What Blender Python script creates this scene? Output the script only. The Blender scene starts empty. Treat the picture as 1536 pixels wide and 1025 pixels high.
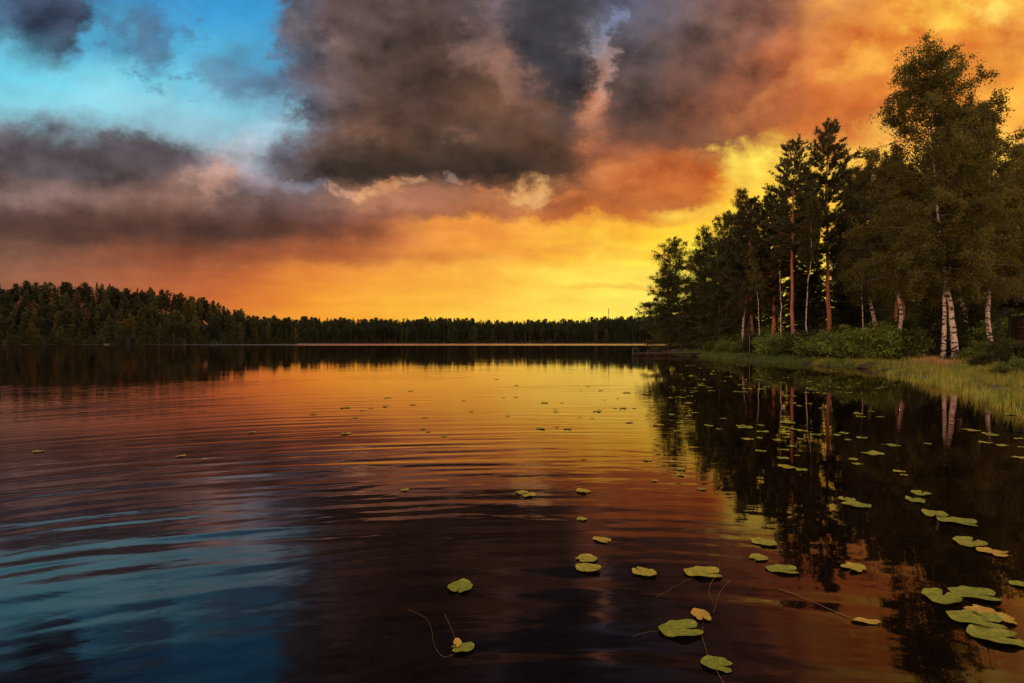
import bpy, math, random
import numpy as np
R = math.radians
S = bpy.context.scene
COL = S.collection
F = 853.33          # focal length in photo pixels (20 mm on 36 mm)
CAMH = 2.0

# ------------------------------------------------------------------ camera
cam_d = bpy.data.cameras.new('camera')
cam = bpy.data.objects.new('camera', cam_d)
COL.objects.link(cam)
cam.location = (0, 0, CAMH)
cam.rotation_euler = (R(90), 0, 0)
cam_d.lens = 20.0
cam_d.sensor_width = 36.0
cam_d.clip_start = 0.05
cam_d.clip_end = 12000
S.camera = cam
S.view_settings.view_transform = 'Standard'
S.view_settings.look = 'None'
S.view_settings.exposure = 0.0
S.view_settings.gamma = 1.0
S.cycles.sample_clamp_indirect = 2.0
S.cycles.max_bounces = 6
S.cycles.diffuse_bounces = 2
S.cycles.glossy_bounces = 3
S.cycles.transmission_bounces = 3
S.cycles.use_denoising = True

SUN_AZ, SUN_EL = 34.0, 6.0      # azimuth to the right of the view direction (+Y)

# ------------------------------------------------------------------ node helpers
def lin(c):
    return tuple(((v/255.0)/12.92 if v/255.0 <= .04045 else ((v/255.0+.055)/1.055)**2.4) for v in c)

class G:
    """tiny node-graph writer"""
    def __init__(s, tree):
        s.t = tree; s.n = tree.nodes; s.l = tree.links
    def _in(s, sock, v):
        if isinstance(v, bpy.types.NodeSocket): s.l.new(v, sock)
        elif v is not None: sock.default_value = v
    def math(s, op, a, b=None, c=None, clamp=False):
        n = s.n.new('ShaderNodeMath'); n.operation = op; n.use_clamp = clamp
        s._in(n.inputs[0], a); s._in(n.inputs[1], b); s._in(n.inputs[2], c)
        return n.outputs[0]
    def vmath(s, op, a, b=None, out=0, scale=None):
        n = s.n.new('ShaderNodeVectorMath'); n.operation = op
        s._in(n.inputs[0], a); s._in(n.inputs[1], b)
        if scale is not None: s._in(n.inputs['Scale'], scale)
        return n.outputs[out]
    def sep(s, v):
        n = s.n.new('ShaderNodeSeparateXYZ'); s._in(n.inputs[0], v); return n.outputs
    def comb(s, x, y, z=0.0):
        n = s.n.new('ShaderNodeCombineXYZ')
        s._in(n.inputs[0], x); s._in(n.inputs[1], y); s._in(n.inputs[2], z); return n.outputs[0]
    def noise(s, v, scale, detail=4, rough=.55, dist=0.0, out='Fac', dims='3D'):
        n = s.n.new('ShaderNodeTexNoise'); n.noise_dimensions = dims
        s._in(n.inputs['Vector'], v); n.inputs['Scale'].default_value = scale
        n.inputs['Detail'].default_value = detail; n.inputs['Roughness'].default_value = rough
        n.inputs['Distortion'].default_value = dist
        return n.outputs[out]
    def ramp(s, f, stops, interp='LINEAR'):
        n = s.n.new('ShaderNodeValToRGB'); r = n.color_ramp; r.interpolation = interp
        while len(r.elements) > 1: r.elements.remove(r.elements[-1])
        r.elements[0].position = stops[0][0]; r.elements[0].color = (*stops[0][1], 1)
        for p, c in stops[1:]:
            e = r.elements.new(p); e.color = (*c, 1)
        s._in(n.inputs[0], f); return n.outputs[0]
    def mix(s, f, a, b, mode='MIX'):
        n = s.n.new('ShaderNodeMix'); n.data_type = 'RGBA'; n.blend_type = mode
        s._in(n.inputs[0], f)
        s._in(n.inputs[6], (*a, 1) if isinstance(a, tuple) and len(a) == 3 else a)
        s._in(n.inputs[7], (*b, 1) if isinstance(b, tuple) and len(b) == 3 else b)
        return n.outputs[2]
    def mapr(s, v, a, b, c=0.0, d=1.0, smooth=False):
        n = s.n.new('ShaderNodeMapRange'); n.clamp = True
        if smooth: n.interpolation_type = 'SMOOTHSTEP'
        s._in(n.inputs[0], v)
        for i, x in zip((1, 2, 3, 4), (a, b, c, d)): s._in(n.inputs[i], x)
        return n.outputs[0]

# ------------------------------------------------------------------ sky (world)
# Cloud deck laid out by direction: rows of constant slope above the horizon, each a colour ramp
# across the azimuth; broken up with noise, and soft cloud banks on top.
XL, XR = -300.0, 1836.0
ROWS = {
 280: [(-300,(112,92,90)),(0,(116,94,90)),(120,(116,92,86)),(230,(112,86,80)),(300,(156,118,106)),(360,(150,122,120)),(430,(140,134,146)),(480,(131,104,96)),(560,(160,108,82)),(620,(136,94,74)),(700,(114,78,60)),(760,(131,80,50)),(800,(170,110,66)),(850,(119,70,40)),(920,(156,86,46)),(1000,(198,104,42)),(1060,(214,122,42)),(1092,(250,172,44)),(1120,(255,207,52)),(1836,(252,194,64))],
 338: [(-300,(90,68,60)),(0,(92,68,60)),(150,(88,57,47)),(350,(88,57,47)),(480,(119,68,46)),(550,(140,78,50)),(590,(200,112,56)),(650,(240,148,64)),(760,(246,160,60)),(880,(250,174,54)),(980,(254,194,44)),(1100,(254,202,44)),(1836,(252,194,60))],
 -140: [(-300,(50,62,80)),(100,(46,60,82)),(300,(40,60,85)),(440,(60,58,66)),(700,(60,56,62)),(950,(75,70,80)),(1100,(150,105,85)),(1300,(235,160,80)),(1400,(255,190,100)),(1836,(255,190,100))],  # unseen sky above the view, darkened left and brightened right for the water reflection
 -20: [(-300,(60,85,120)),(0,(70,95,125)),(60,(66,78,100)),(125,(72,88,112)),(150,(64,144,196)),(330,(57,149,208)),(392,(57,149,208)),(425,(88,92,108)),(500,(97,80,78)),(650,(91,74,72)),(760,(87,84,94)),(840,(67,64,68)),(925,(81,80,96)),(960,(91,88,104)),(1040,(105,88,92)),(1130,(130,95,88)),(1220,(180,120,75)),(1300,(238,155,62)),(1390,(252,189,66)),(1440,(248,172,62)),(1500,(252,185,72)),(1836,(245,164,60))],
 30: [(-300,(62,90,125)),(0,(84,125,155)),(45,(66,82,108)),(120,(74,84,104)),(142,(74,162,206)),(185,(80,150,185)),(215,(80,110,140)),(245,(72,154,204)),(300,(64,159,211)),(395,(60,154,208)),(430,(96,98,112)),(500,(103,82,78)),(650,(87,68,62)),(735,(95,78,78)),(765,(111,96,100)),(790,(77,66,68)),(880,(65,58,60)),(925,(83,86,104)),(1000,(99,84,88)),(1080,(119,86,76)),(1170,(160,97,70)),(1260,(219,132,56)),(1340,(237,147,52)),(1400,(253,180,60)),(1460,(245,165,60)),(1500,(252,185,76)),(1836,(240,155,60))],
 75: [(-300,(66,110,150)),(0,(108,190,218)),(60,(76,128,152)),(110,(70,90,112)),(135,(86,172,212)),(205,(78,140,172)),(240,(80,135,165)),(262,(88,180,218)),(330,(84,172,212)),(400,(78,164,210)),(432,(92,104,124)),(500,(111,88,82)),(600,(87,66,58)),(700,(89,66,54)),(745,(117,88,76)),(770,(131,98,84)),(792,(79,62,56)),(860,(61,52,50)),(893,(127,110,110)),(905,(160,160,176)),(925,(89,80,86)),(1000,(97,78,74)),(1090,(127,84,66)),(1170,(174,97,60)),(1260,(215,119,48)),(1350,(236,143,50)),(1440,(238,148,50)),(1500,(226,140,48)),(1836,(240,159,60))],
 120: [(-300,(80,160,190)),(0,(108,202,224)),(160,(122,206,226)),(280,(112,194,222)),(320,(104,162,192)),(350,(88,130,160)),(400,(90,140,168)),(428,(96,104,122)),(470,(99,82,82)),(540,(111,84,74)),(640,(87,62,50)),(730,(99,70,54)),(768,(125,88,70)),(795,(81,60,50)),(850,(65,52,46)),(880,(140,98,84)),(897,(214,160,134)),(918,(97,74,68)),(1000,(91,70,62)),(1090,(131,80,56)),(1170,(172,91,52)),(1260,(215,115,44)),(1340,(230,135,46)),(1440,(244,155,50)),(1836,(245,168,60))],
 160: [(-300,(110,180,200)),(0,(130,202,218)),(200,(144,206,222)),(360,(132,198,220)),(420,(120,176,204)),(440,(100,110,128)),(480,(103,82,78)),(560,(107,78,64)),(650,(91,62,46)),(740,(99,66,48)),(790,(111,76,58)),(815,(67,50,42)),(850,(97,70,54)),(878,(214,132,88)),(900,(150,96,70)),(940,(83,60,50)),(1020,(103,66,48)),(1100,(140,80,52)),(1180,(190,96,44)),(1270,(217,115,42)),(1340,(232,139,48)),(1440,(250,167,56)),(1836,(252,177,66))],
 195: [(-300,(110,130,140)),(0,(130,165,178)),(60,(122,140,150)),(160,(124,136,146)),(280,(150,185,198)),(360,(150,198,214)),(430,(150,190,206)),(456,(120,112,120)),(490,(119,86,68)),(600,(99,66,46)),(700,(89,60,42)),(800,(99,64,44)),(850,(150,94,66)),(900,(206,120,74)),(940,(140,84,58)),(1000,(111,66,42)),(1080,(134,76,48)),(1160,(196,104,42)),(1240,(222,126,42)),(1300,(252,185,72)),(1340,(254,197,86)),(1440,(252,180,66)),(1836,(253,185,70))],
 230: [(-300,(80,80,90)),(0,(88,80,88)),(120,(84,74,78)),(250,(92,82,86)),(290,(140,124,128)),(340,(178,168,172)),(400,(164,178,192)),(432,(124,124,140)),(470,(99,78,70)),(560,(75,52,36)),(660,(71,48,32)),(740,(71,46,30)),(820,(89,56,36)),(880,(150,84,56)),(960,(190,102,52)),(1040,(190,100,42)),(1085,(216,122,42)),(1110,(250,177,52)),(1140,(255,211,72)),(1180,(254,201,70)),(1260,(254,189,70)),(1836,(252,189,80))],
 262: [(-300,(90,80,84)),(0,(96,84,86)),(120,(90,76,74)),(230,(104,84,82)),(300,(160,124,112)),(340,(176,140,130)),(400,(140,136,148)),(440,(112,98,104)),(490,(85,62,48)),(560,(67,45,29)),(660,(67,44,29)),(760,(71,46,29)),(830,(79,50,32)),(890,(127,70,38)),(960,(180,96,46)),(1050,(212,118,42)),(1090,(240,155,44)),(1140,(255,216,66)),(1200,(255,209,70)),(1836,(252,194,80))],
 295: [(-300,(120,100,96)),(0,(128,104,100)),(100,(136,106,98)),(200,(120,88,78)),(300,(142,104,92)),(380,(126,98,92)),(440,(112,90,90)),(500,(150,108,92)),(560,(190,126,88)),(620,(168,110,80)),(680,(142,96,72)),(740,(172,106,64)),(785,(206,128,68)),(800,(220,160,96)),(830,(160,92,52)),(900,(160,88,44)),(980,(190,98,38)),(1050,(204,110,38)),(1085,(250,169,40)),(1110,(254,201,46)),(1836,(252,194,60))],
 325: [(-300,(96,74,68)),(0,(96,72,68)),(120,(88,60,50)),(240,(104,70,58)),(340,(92,62,52)),(440,(106,74,68)),(520,(134,84,66)),(600,(172,100,60)),(700,(164,94,56)),(800,(194,108,50)),(880,(190,102,44)),(960,(206,112,40)),(1020,(222,132,38)),(1050,(252,177,42)),(1100,(254,201,46)),(1836,(252,194,60))],
 350: [(-300,(90,66,58)),(0,(92,66,58)),(150,(88,56,46)),(350,(88,56,46)),(480,(117,66,42)),(560,(140,78,50)),(610,(206,118,60)),(660,(238,148,62)),(760,(246,162,60)),(880,(250,185,54)),(980,(254,196,44)),(1100,(254,202,44)),(1836,(252,194,60))],
 380: [(-300,(124,86,72)),(0,(126,86,70)),(150,(132,80,58)),(300,(124,70,48)),(420,(150,80,48)),(520,(176,94,48)),(600,(212,122,54)),(680,(242,154,58)),(780,(248,169,58)),(880,(252,193,52)),(980,(254,216,56)),(1100,(254,221,58)),(1836,(252,197,60))],
 410: [(-300,(140,92,70)),(0,(142,92,70)),(150,(160,92,62)),(300,(176,92,54)),(400,(206,112,50)),(500,(232,138,52)),(600,(244,159,56)),(720,(250,177,60)),(860,(253,212,68)),(980,(254,228,78)),(1100,(254,223,72)),(1836,(252,197,60))],
 450: [(-300,(140,86,60)),(0,(146,88,60)),(150,(168,92,56)),(300,(196,100,50)),(400,(226,126,46)),(480,(244,154,48)),(600,(250,177,56)),(720,(252,190,66)),(860,(254,222,84)),(980,(255,232,94)),(1100,(255,230,86)),(1836,(252,197,60))],
 490: [(-300,(140,86,60)),(0,(150,88,58)),(300,(200,104,50)),(480,(246,160,48)),(600,(250,180,54)),(860,(254,222,82)),(1100,(255,226,80)),(1836,(252,197,60))],
}
# soft banks on top: cx, cy, half width, half height, rotation deg, colour, opacity, edge breakup
BLOBS = [
 (530,192,62,20,0,(146,108,92),.4,1.1),
 (705,305,150,20,0,(176,106,70),.3,1.0),
 (740,60,36,40,0,(140,104,96),.35,1.2),
 (1200,110,130,12,-38,(226,138,66),.4,1.0),
 (1290,175,120,14,-28,(190,90,34),.5,.8),
 (1130,60,120,16,-40,(112,78,70),.4,.8),
 (1060,205,140,20,-12,(112,64,42),.5,.7),
 (1430,140,90,14,-25,(210,120,42),.5,.9),
 (60,22,85,34,-8,(64,78,104),.85,.9),
 (222,58,50,38,35,(78,108,138),.6,1.8),
 (355,116,62,20,12,(92,118,146),.5,2.0),
 (100,228,175,30,4,(84,74,80),.8,.8),
 (240,222,75,22,10,(88,78,84),.75,.9),
 (330,268,40,20,0,(206,158,136),.4,.9),
 (700,196,120,26,-6,(78,60,52),.5,.9),
 (682,200,22,14,0,(134,92,70),.4,.8),
 (640,250,210,32,0,(60,45,37),.7,.7),
 (455,272,26,10,-8,(152,146,160),.5,1.2),
 (505,284,18,6,10,(214,160,128),.7,1.6),
 (575,280,34,10,-12,(226,158,108),.65,1.2),
 (612,278,20,7,0,(230,170,124),.5,1.2),
 (682,276,15,6,30,(168,144,132),.5,1.0),
 (730,286,30,6,6,(214,130,80),.5,1.6),
 (797,295,30,20,-5,(246,190,116),.65,.9),
 (860,300,30,8,0,(226,130,60),.5,1.4),
 (590,306,80,14,2,(150,100,80),.45,1.2),
 (960,306,120,16,0,(170,90,42),.5,1.2),
 (620,140,90,50,-10,(70,52,46),.55,1.0),
 (560,60,60,34,0,(84,70,72),.4,1.2),
 (1010,120,110,46,-22,(78,66,66),.45,.9),
 (1240,190,120,40,-20,(200,100,38),.5,1.0),
 (1330,60,90,16,-35,(250,176,62),.5,1.2),
 (900,415,180,12,2,(254,206,80),.4,1.6),
 (860,372,150,8,2,(236,150,52),.45,1.6),
 (700,352,130,6,1,(230,136,56),.4,1.6),
 (930,432,90,4,1,(240,170,60),.5,1.2),
 (836,60,58,110,4,(56,54,62),.85,.45),
 (897,112,15,48,24,(206,158,138),.6,.7),
 (926,40,9,34,18,(150,160,196),.3,.9),
 (770,100,24,50,-10,(160,112,94),.25,.8),
 (880,170,30,44,20,(216,130,84),.5,.9),
 (980,196,120,36,12,(88,66,58),.6,.6),
 (1100,170,120,80,25,(136,78,52),.3,.5),
 (940,270,60,20,8,(216,122,62),.5,1.0),
 (1020,282,70,22,0,(196,100,40),.7,.8),
 (1135,262,52,42,0,(255,212,66),.8,.6),
 (1030,319,60,10,-3,(254,200,66),.8,.8),
 (1120,250,40,34,0,(255,222,84),.5,.5),
 (1480,20,34,22,10,(254,210,96),.7,.9),
 (1390,24,46,26,-25,(254,204,74),.6,.9),
 (1480,95,90,32,-18,(222,136,46),.6,.8),
 (470,130,60,90,-10,(96,82,86),.35,.9),
 (460,60,34,30,0,(128,112,112),.35,1.1),
 (250,345,330,15,0,(82,52,43),.6,.6),
 (420,385,260,10,1,(146,72,42),.45,.7),
 (470,322,150,12,2,(96,64,56),.5,.8),
]

def build_world():
    w = bpy.data.worlds.new('World'); S.world = w; w.use_nodes = True
    g = G(w.node_tree); g.n.clear()
    tc = g.n.new('ShaderNodeTexCoord'); d = tc.outputs['Generated']
    x, y, z = g.sep(d)[:3]
    ym = g.math('MAXIMUM', y, .2)
    u = g.math('DIVIDE', x, ym); v = g.math('DIVIDE', z, ym)
    # cloud-deck coordinates: stretch towards the horizon and run along the wind
    zz = g.math('ADD', g.math('MAXIMUM', z, 0.0), .10)
    deck = g.comb(g.math('DIVIDE', x, zz), g.math('MULTIPLY', g.math('DIVIDE', y, zz), .38), 0.0)
    q = g.comb(u, g.math('MULTIPLY', v, 1.3), 3.3)
    w1 = g.vmath('SUBTRACT', g.noise(q, 3.6, 2, .5, 0, 'Color'), (.5, .5, .5))
    w3 = g.vmath('SUBTRACT', g.noise(q, 8.0, 9, .68, 0, 'Color'), (.5, .5, .5))
    w2 = g.vmath('SUBTRACT', g.noise(deck, 1.4, 4, .5, 0, 'Color'), (.5, .5, .5))
    amp = g.mapr(v, .02, .34, .12, 1.0)
    W = g.vmath('SCALE', g.vmath('ADD', g.vmath('ADD', g.vmath('SCALE', w1, scale=60.0), g.vmath('SCALE', w3, scale=165.0)), g.vmath('SCALE', w2, scale=25.0)), scale=amp)
    W = g.vmath('MULTIPLY', W, (1.0, .62, 0))
    P = g.comb(g.math('MULTIPLY_ADD', u, F, 768.0), g.math('MULTIPLY_ADD', v, -F, 512.5), 0.0)
    P = g.vmath('ADD', P, W)
    px, py, _ = g.sep(P)
    s = g.math('DIVIDE', g.math('SUBTRACT', px, XL), XR-XL)
    ys = sorted(ROWS)
    col = None
    for i, yy in enumerate(ys):
        c = g.ramp(s, [((a-XL)/(XR-XL), lin(rgb)) for a, rgb in ROWS[yy]])
        col = c if col is None else g.mix(g.mapr(py, float(ys[i-1]), float(yy)), col, c)
    # clear-air light of the low sun, from the physical sky, adds its tint everywhere
    fine = g.noise(q, 9.0, 6, .58, 0)
    finec = g.math('SUBTRACT', fine, .5)
    fine2 = g.math('SUBTRACT', g.noise(q, 24.0, 6, .62, 0), .5)
    dn = g.noise(deck, 2.2, 6, .55, 0)
    # lumps of cloud: lit where the vapour thins upwards, shaded on the underside
    n_lo = g.noise(g.vmath('ADD', q, (.010, -.024, 0)), 6.5, 5, .55, 0); n_hi = g.noise(g.vmath('ADD', q, (-.010, .024, 0)), 6.5, 5, .55, 0)
    relief = g.math('SUBTRACT', n_lo, n_hi)
    dnc = g.math('SUBTRACT', dn, .5)
    for cx, cy, rx, ry, rot, rgb, op, br in BLOBS:
        ca, sa = math.cos(R(rot)), math.sin(R(rot)); ax, ay = rx*1.45, ry*1.45
        a = g.math('MULTIPLY_ADD', px, ca/ax, g.math('MULTIPLY_ADD', py, sa/ax, -(cx*ca+cy*sa)/ax))
        b = g.math('MULTIPLY_ADD', px, -sa/ay, g.math('MULTIPLY_ADD', py, ca/ay, (cx*sa-cy*ca)/ay))
        ln = g.math('SQRT', g.math('MULTIPLY_ADD', a, a, g.math('MULTIPLY', b, b)))
        f = g.math('MULTIPLY_ADD', fine2 if rx < 60 else finec, br*(2.6 if rx < 60 else 1.9), g.math('SUBTRACT', 1.0, ln))
        f = g.mapr(f, -.08, .85, 0.0, op, True)
        col = g.mix(f, col, lin(rgb))
    # light and dark texture inside the cloud
    qs = g.comb(u, g.math('MULTIPLY', v, 5.0), 7.7)
    low = g.math('SUBTRACT', g.noise(qs, 7.0, 5, .58, .1), .5)
    k = g.math('ADD', g.math('MULTIPLY_ADD', fine2, .6, g.math('MULTIPLY_ADD', relief, 2.3, g.math('MULTIPLY', finec, 1.3))), g.math('MULTIPLY', dnc, .9))
    k = g.math('MULTIPLY', k, g.mapr(v, .08, .3, .15, 1.0))
    k = g.math('ADD', k, g.math('MULTIPLY', low, g.mapr(v, .1, .3, .75, .2)))
    cs = g.sep(col)     # clear blue air carries less texture than cloud
    k = g.math('MULTIPLY', k, g.mapr(g.math('SUBTRACT', cs[2], cs[0]), .05, .4, 1.0, .25))
    k = g.math('ADD', k, 1.0)
    # in glowing cloud the shade turns orange rather than dark: red holds up
    kd = g.math('SUBTRACT', k, 1.0)
    warm = g.mapr(g.math('SUBTRACT', cs[0], cs[2]), .12, .7, 1.0, .35)
    warmg = g.mapr(g.math('SUBTRACT', cs[0], cs[2]), .12, .7, 1.0, .85)
    kk = g.comb(g.math('MULTIPLY_ADD', kd, warm, 1.0), g.math('MULTIPLY_ADD', kd, warmg, 1.0), g.math('ADD', kd, 1.0))
    col = g.vmath('MULTIPLY', col, kk)
    # unseen sky behind and overhead: bright warm fill, added to light the tree fronts
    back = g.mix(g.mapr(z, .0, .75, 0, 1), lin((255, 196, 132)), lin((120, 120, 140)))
    back = g.vmath('SCALE', back, scale=BACK_FILL)
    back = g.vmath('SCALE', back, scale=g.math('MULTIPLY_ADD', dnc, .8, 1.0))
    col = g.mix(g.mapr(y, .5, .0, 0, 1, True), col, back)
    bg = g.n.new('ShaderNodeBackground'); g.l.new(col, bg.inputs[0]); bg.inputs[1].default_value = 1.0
    sk = g.n.new('ShaderNodeTexSky'); sk.sky_type = 'NISHITA'; sk.sun_disc = False
    sk.sun_elevation = R(SUN_EL); sk.sun_rotation = R(SUN_AZ)
    bg2 = g.n.new('ShaderNodeBackground'); g.l.new(sk.outputs[0], bg2.inputs[0]); bg2.inputs[1].default_value = .003
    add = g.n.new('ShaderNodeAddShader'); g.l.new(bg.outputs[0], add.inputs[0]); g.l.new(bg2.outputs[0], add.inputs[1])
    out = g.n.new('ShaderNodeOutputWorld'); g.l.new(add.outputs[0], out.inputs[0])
    w.cycles.sampling_method = 'MANUAL'; w.cycles.sample_map_resolution = 512
BACK_FILL = 3.0  # strength of the added fill glow in the unseen sky
build_world()

sd = bpy.data.lights.new('sun', 'SUN'); sun = bpy.data.objects.new('sun', sd); COL.objects.link(sun)
sd.energy = 3.0; sd.angle = R(1.5); sd.color = (1.0, .50, .18)
sun.rotation_euler = (R(90-SUN_EL), 0, R(180-SUN_AZ))   # shines from azimuth SUN_AZ (towards +Y, to the right)

# ------------------------------------------------------------------ scene helpers
def link_mesh(name, V, Q, mats, parent=None, T=None, mi=None, smooth=False):
    """mesh object from numpy arrays: V verts, Q quads, T tris, mi material index per face"""
    me = bpy.data.meshes.new(name)
    V = np.asarray(V, np.float32)
    Q = np.zeros((0, 4), np.int64) if Q is None or len(Q) == 0 else np.asarray(Q)
    T = np.zeros((0, 3), np.int64) if T is None or len(T) == 0 else np.asarray(T)
    me.vertices.add(len(V)); me.vertices.foreach_set('co', V.ravel())
    loops = np.concatenate([Q.ravel(), T.ravel()]).astype(np.int32)
    me.loops.add(len(loops)); me.loops.foreach_set('vertex_index', loops)
    tot = np.concatenate([np.full(len(Q), 4), np.full(len(T), 3)]).astype(np.int32)
    st = np.concatenate([[0], np.cumsum(tot)[:-1]]).astype(np.int32)
    me.polygons.add(len(tot)); me.polygons.foreach_set('loop_start', st); me.polygons.foreach_set('loop_total', tot)
    for m in (mats if isinstance(mats, (list, tuple)) else [mats]): me.materials.append(m)
    if mi is not None: me.polygons.foreach_set('material_index', np.asarray(mi, np.int32))
    if smooth: me.polygons.foreach_set('use_smooth', np.ones(len(tot), bool))
    me.update(calc_edges=True); me.validate()
    o = bpy.data.objects.new(name, me); COL.objects.link(o)
    if parent: o.parent = parent
    return o

def tag(o, label=None, cat=None, group=None, kind=None):
    if label: o['label'] = label
    if cat: o['category'] = cat
    if group: o['group'] = group
    if kind: o['kind'] = kind
    return o

def empty(name, loc=(0, 0, 0), rz=0):
    o = bpy.data.objects.new(name, None); COL.objects.link(o)
    o.location = loc; o.rotation_euler = (0, 0, rz); o.empty_display_size = .2
    return o

def copy_tree(o, parent=None):
    c = o.copy(); COL.objects.link(c); c.parent = parent
    for k in ('label', 'group', 'category'):
        pass
    for ch in o.children: copy_tree(ch, c)
    return c

class MB:
    """accumulates quads, tris"""
    def __init__(s): s.V = []; s.Q = []; s.T = []; s.n = 0
    def add(s, V, Q=None, T=None):
        V = np.asarray(V, float)
        if Q is not None and len(Q): s.Q.append(np.asarray(Q)+s.n)
        if T is not None and len(T): s.T.append(np.asarray(T)+s.n)
        s.V.append(V); s.n += len(V)
    def arrays(s):
        return (np.concatenate(s.V), np.concatenate(s.Q) if s.Q else None, np.concatenate(s.T) if s.T else None)
    def build(s, name, mat, parent=None, smooth=False):
        V, Q, T = s.arrays(); return link_mesh(name, V, Q, mat, parent, T, smooth=smooth)
    def box(s, c, d, rz=0, tilt=0, ax='x'):
        h = np.array(d)/2
        V = np.array([[i, j, k] for i in (-1, 1) for j in (-1, 1) for k in (-1, 1)])*h
        if tilt:
            ct, st = math.cos(tilt), math.sin(tilt)
            M = np.array([[1, 0, 0], [0, ct, -st], [0, st, ct]]) if ax == 'x' else np.array([[ct, 0, st], [0, 1, 0], [-st, 0, ct]])
            V = V@M.T
        cz, sz = math.cos(rz), math.sin(rz)
        V = V@np.array([[cz, -sz, 0], [sz, cz, 0], [0, 0, 1]]).T + np.array(c)
        s.add(V, [[0, 1, 3, 2], [4, 6, 7, 5], [0, 4, 5, 1], [2, 3, 7, 6], [0, 2, 6, 4], [1, 5, 7, 3]])
    def tube(s, pts, rad, k=6, cap=True):
        P = np.asarray(pts, float); n = len(P); r = np.broadcast_to(np.asarray(rad, float), (n,))
        d = np.gradient(P, axis=0); d /= np.linalg.norm(d, axis=1)[:, None]+1e-9
        ref = np.array([0., 0, 1]) if abs(d[:, 2]).mean() < .8 else np.array([1., 0, 0])
        a = np.cross(d, ref); a /= np.linalg.norm(a, axis=1)[:, None]+1e-9
        b = np.cross(d, a)
        th = np.arange(k)*2*math.pi/k
        V = P[:, None]+r[:, None, None]*(a[:, None]*np.cos(th)[None, :, None]+b[:, None]*np.sin(th)[None, :, None])
        i = np.arange(n-1)[:, None]*k; j = np.arange(k)[None]; jn = (j+1) % k
        Q = np.stack([i+j, i+jn, i+k+jn, i+k+j], -1).reshape(-1, 4)
        V = V.reshape(-1, 3)
        T = None
        if cap:
            V = np.vstack([V, P[:1], P[-1:]])
            e = n*k; jj = np.arange(k); jn = (jj+1) % k
            T = np.vstack([np.stack([jn, jj, np.full(k, e)], -1), np.stack([(n-1)*k+jj, (n-1)*k+jn, np.full(k, e+1)], -1)])
        s.add(V, Q, T)

def at_water(px, py, z=0.0):
    D = (CAMH-z)*F/(py-512.5)
    return ((px-768)/F*D, D)
def at_px(px, D): return (px-768)/F*D

# ------------------------------------------------------------------ materials
def new_mat(name):
    m = bpy.data.materials.new(name); m.use_nodes = True
    g = G(m.node_tree); g.n.clear()
    out = g.n.new('ShaderNodeOutputMaterial')
    return m, g, out

def leaf_mat(name, cols, trans=.35, var=.5, clump=.35, rough=.6):
    # per-leaf and per-clump colour, with light passing through the blades
    m, g, out = new_mat(name)
    geo = g.n.new('ShaderNodeNewGeometry')
    oi = g.n.new('ShaderNodeObjectInfo')
    tc = g.n.new('ShaderNodeTexCoord')
    n = g.noise(tc.outputs['Object'], clump, 3, .6)
    f = g.math('ADD', g.math('MULTIPLY', geo.outputs['Random Per Island'], var), g.math('MULTIPLY', g.mapr(n, .3, .7), 1-var))
    c = g.ramp(f, [(i/(len(cols)-1), col) for i, col in enumerate(cols)])
    hs = g.n.new('ShaderNodeHueSaturation'); g.l.new(c, hs.inputs['Color'])
    g._in(hs.inputs['Hue'], g.math('MULTIPLY_ADD', oi.outputs['Random'], .03, .485))
    g._in(hs.inputs['Value'], g.math('MULTIPLY_ADD', oi.outputs['Random'], .5, .75))
    c = hs.outputs[0]
    b = g.n.new('ShaderNodeBsdfPrincipled'); g.l.new(c, b.inputs['Base Color']); b.inputs['Roughness'].default_value = rough
    b.inputs['Specular IOR Level'].default_value = .25
    t = g.n.new('ShaderNodeBsdfTranslucent'); g.l.new(g.mix(1.0, c, (1.0, .95, .5), 'MULTIPLY'), t.inputs[0])
    mx = g.n.new('ShaderNodeMixShader'); mx.inputs[0].default_value = trans
    g.l.new(b.outputs[0], mx.inputs[1]); g.l.new(t.outputs[0], mx.inputs[2]); g.l.new(mx.outputs[0], out.inputs[0])
    return m

def simple_mat(name, cols, scale=3, stretch=(1, 1, 1), rough=.8, bump=.3, detail=5, bdist=.02):
    m, g, out = new_mat(name)
    tc = g.n.new('ShaderNodeTexCoord')
    v = g.vmath('MULTIPLY', tc.outputs['Object'], stretch)
    n = g.noise(v, scale, detail, .6, .3)
    c = g.ramp(n, [(.3+.4*i/(len(cols)-1), col) for i, col in enumerate(cols)])
    b = g.n.new('ShaderNodeBsdfPrincipled'); g.l.new(c, b.inputs['Base Color']); b.inputs['Roughness'].default_value = rough
    b.inputs['Specular IOR Level'].default_value = .25
    bp = g.n.new('ShaderNodeBump'); bp.inputs['Strength'].default_value = bump; bp.inputs['Distance'].default_value = bdist
    g.l.new(n, bp.inputs['Height']); g.l.new(bp.outputs[0], b.inputs['Normal'])
    g.l.new(b.outputs[0], out.inputs[0])
    return m

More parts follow.
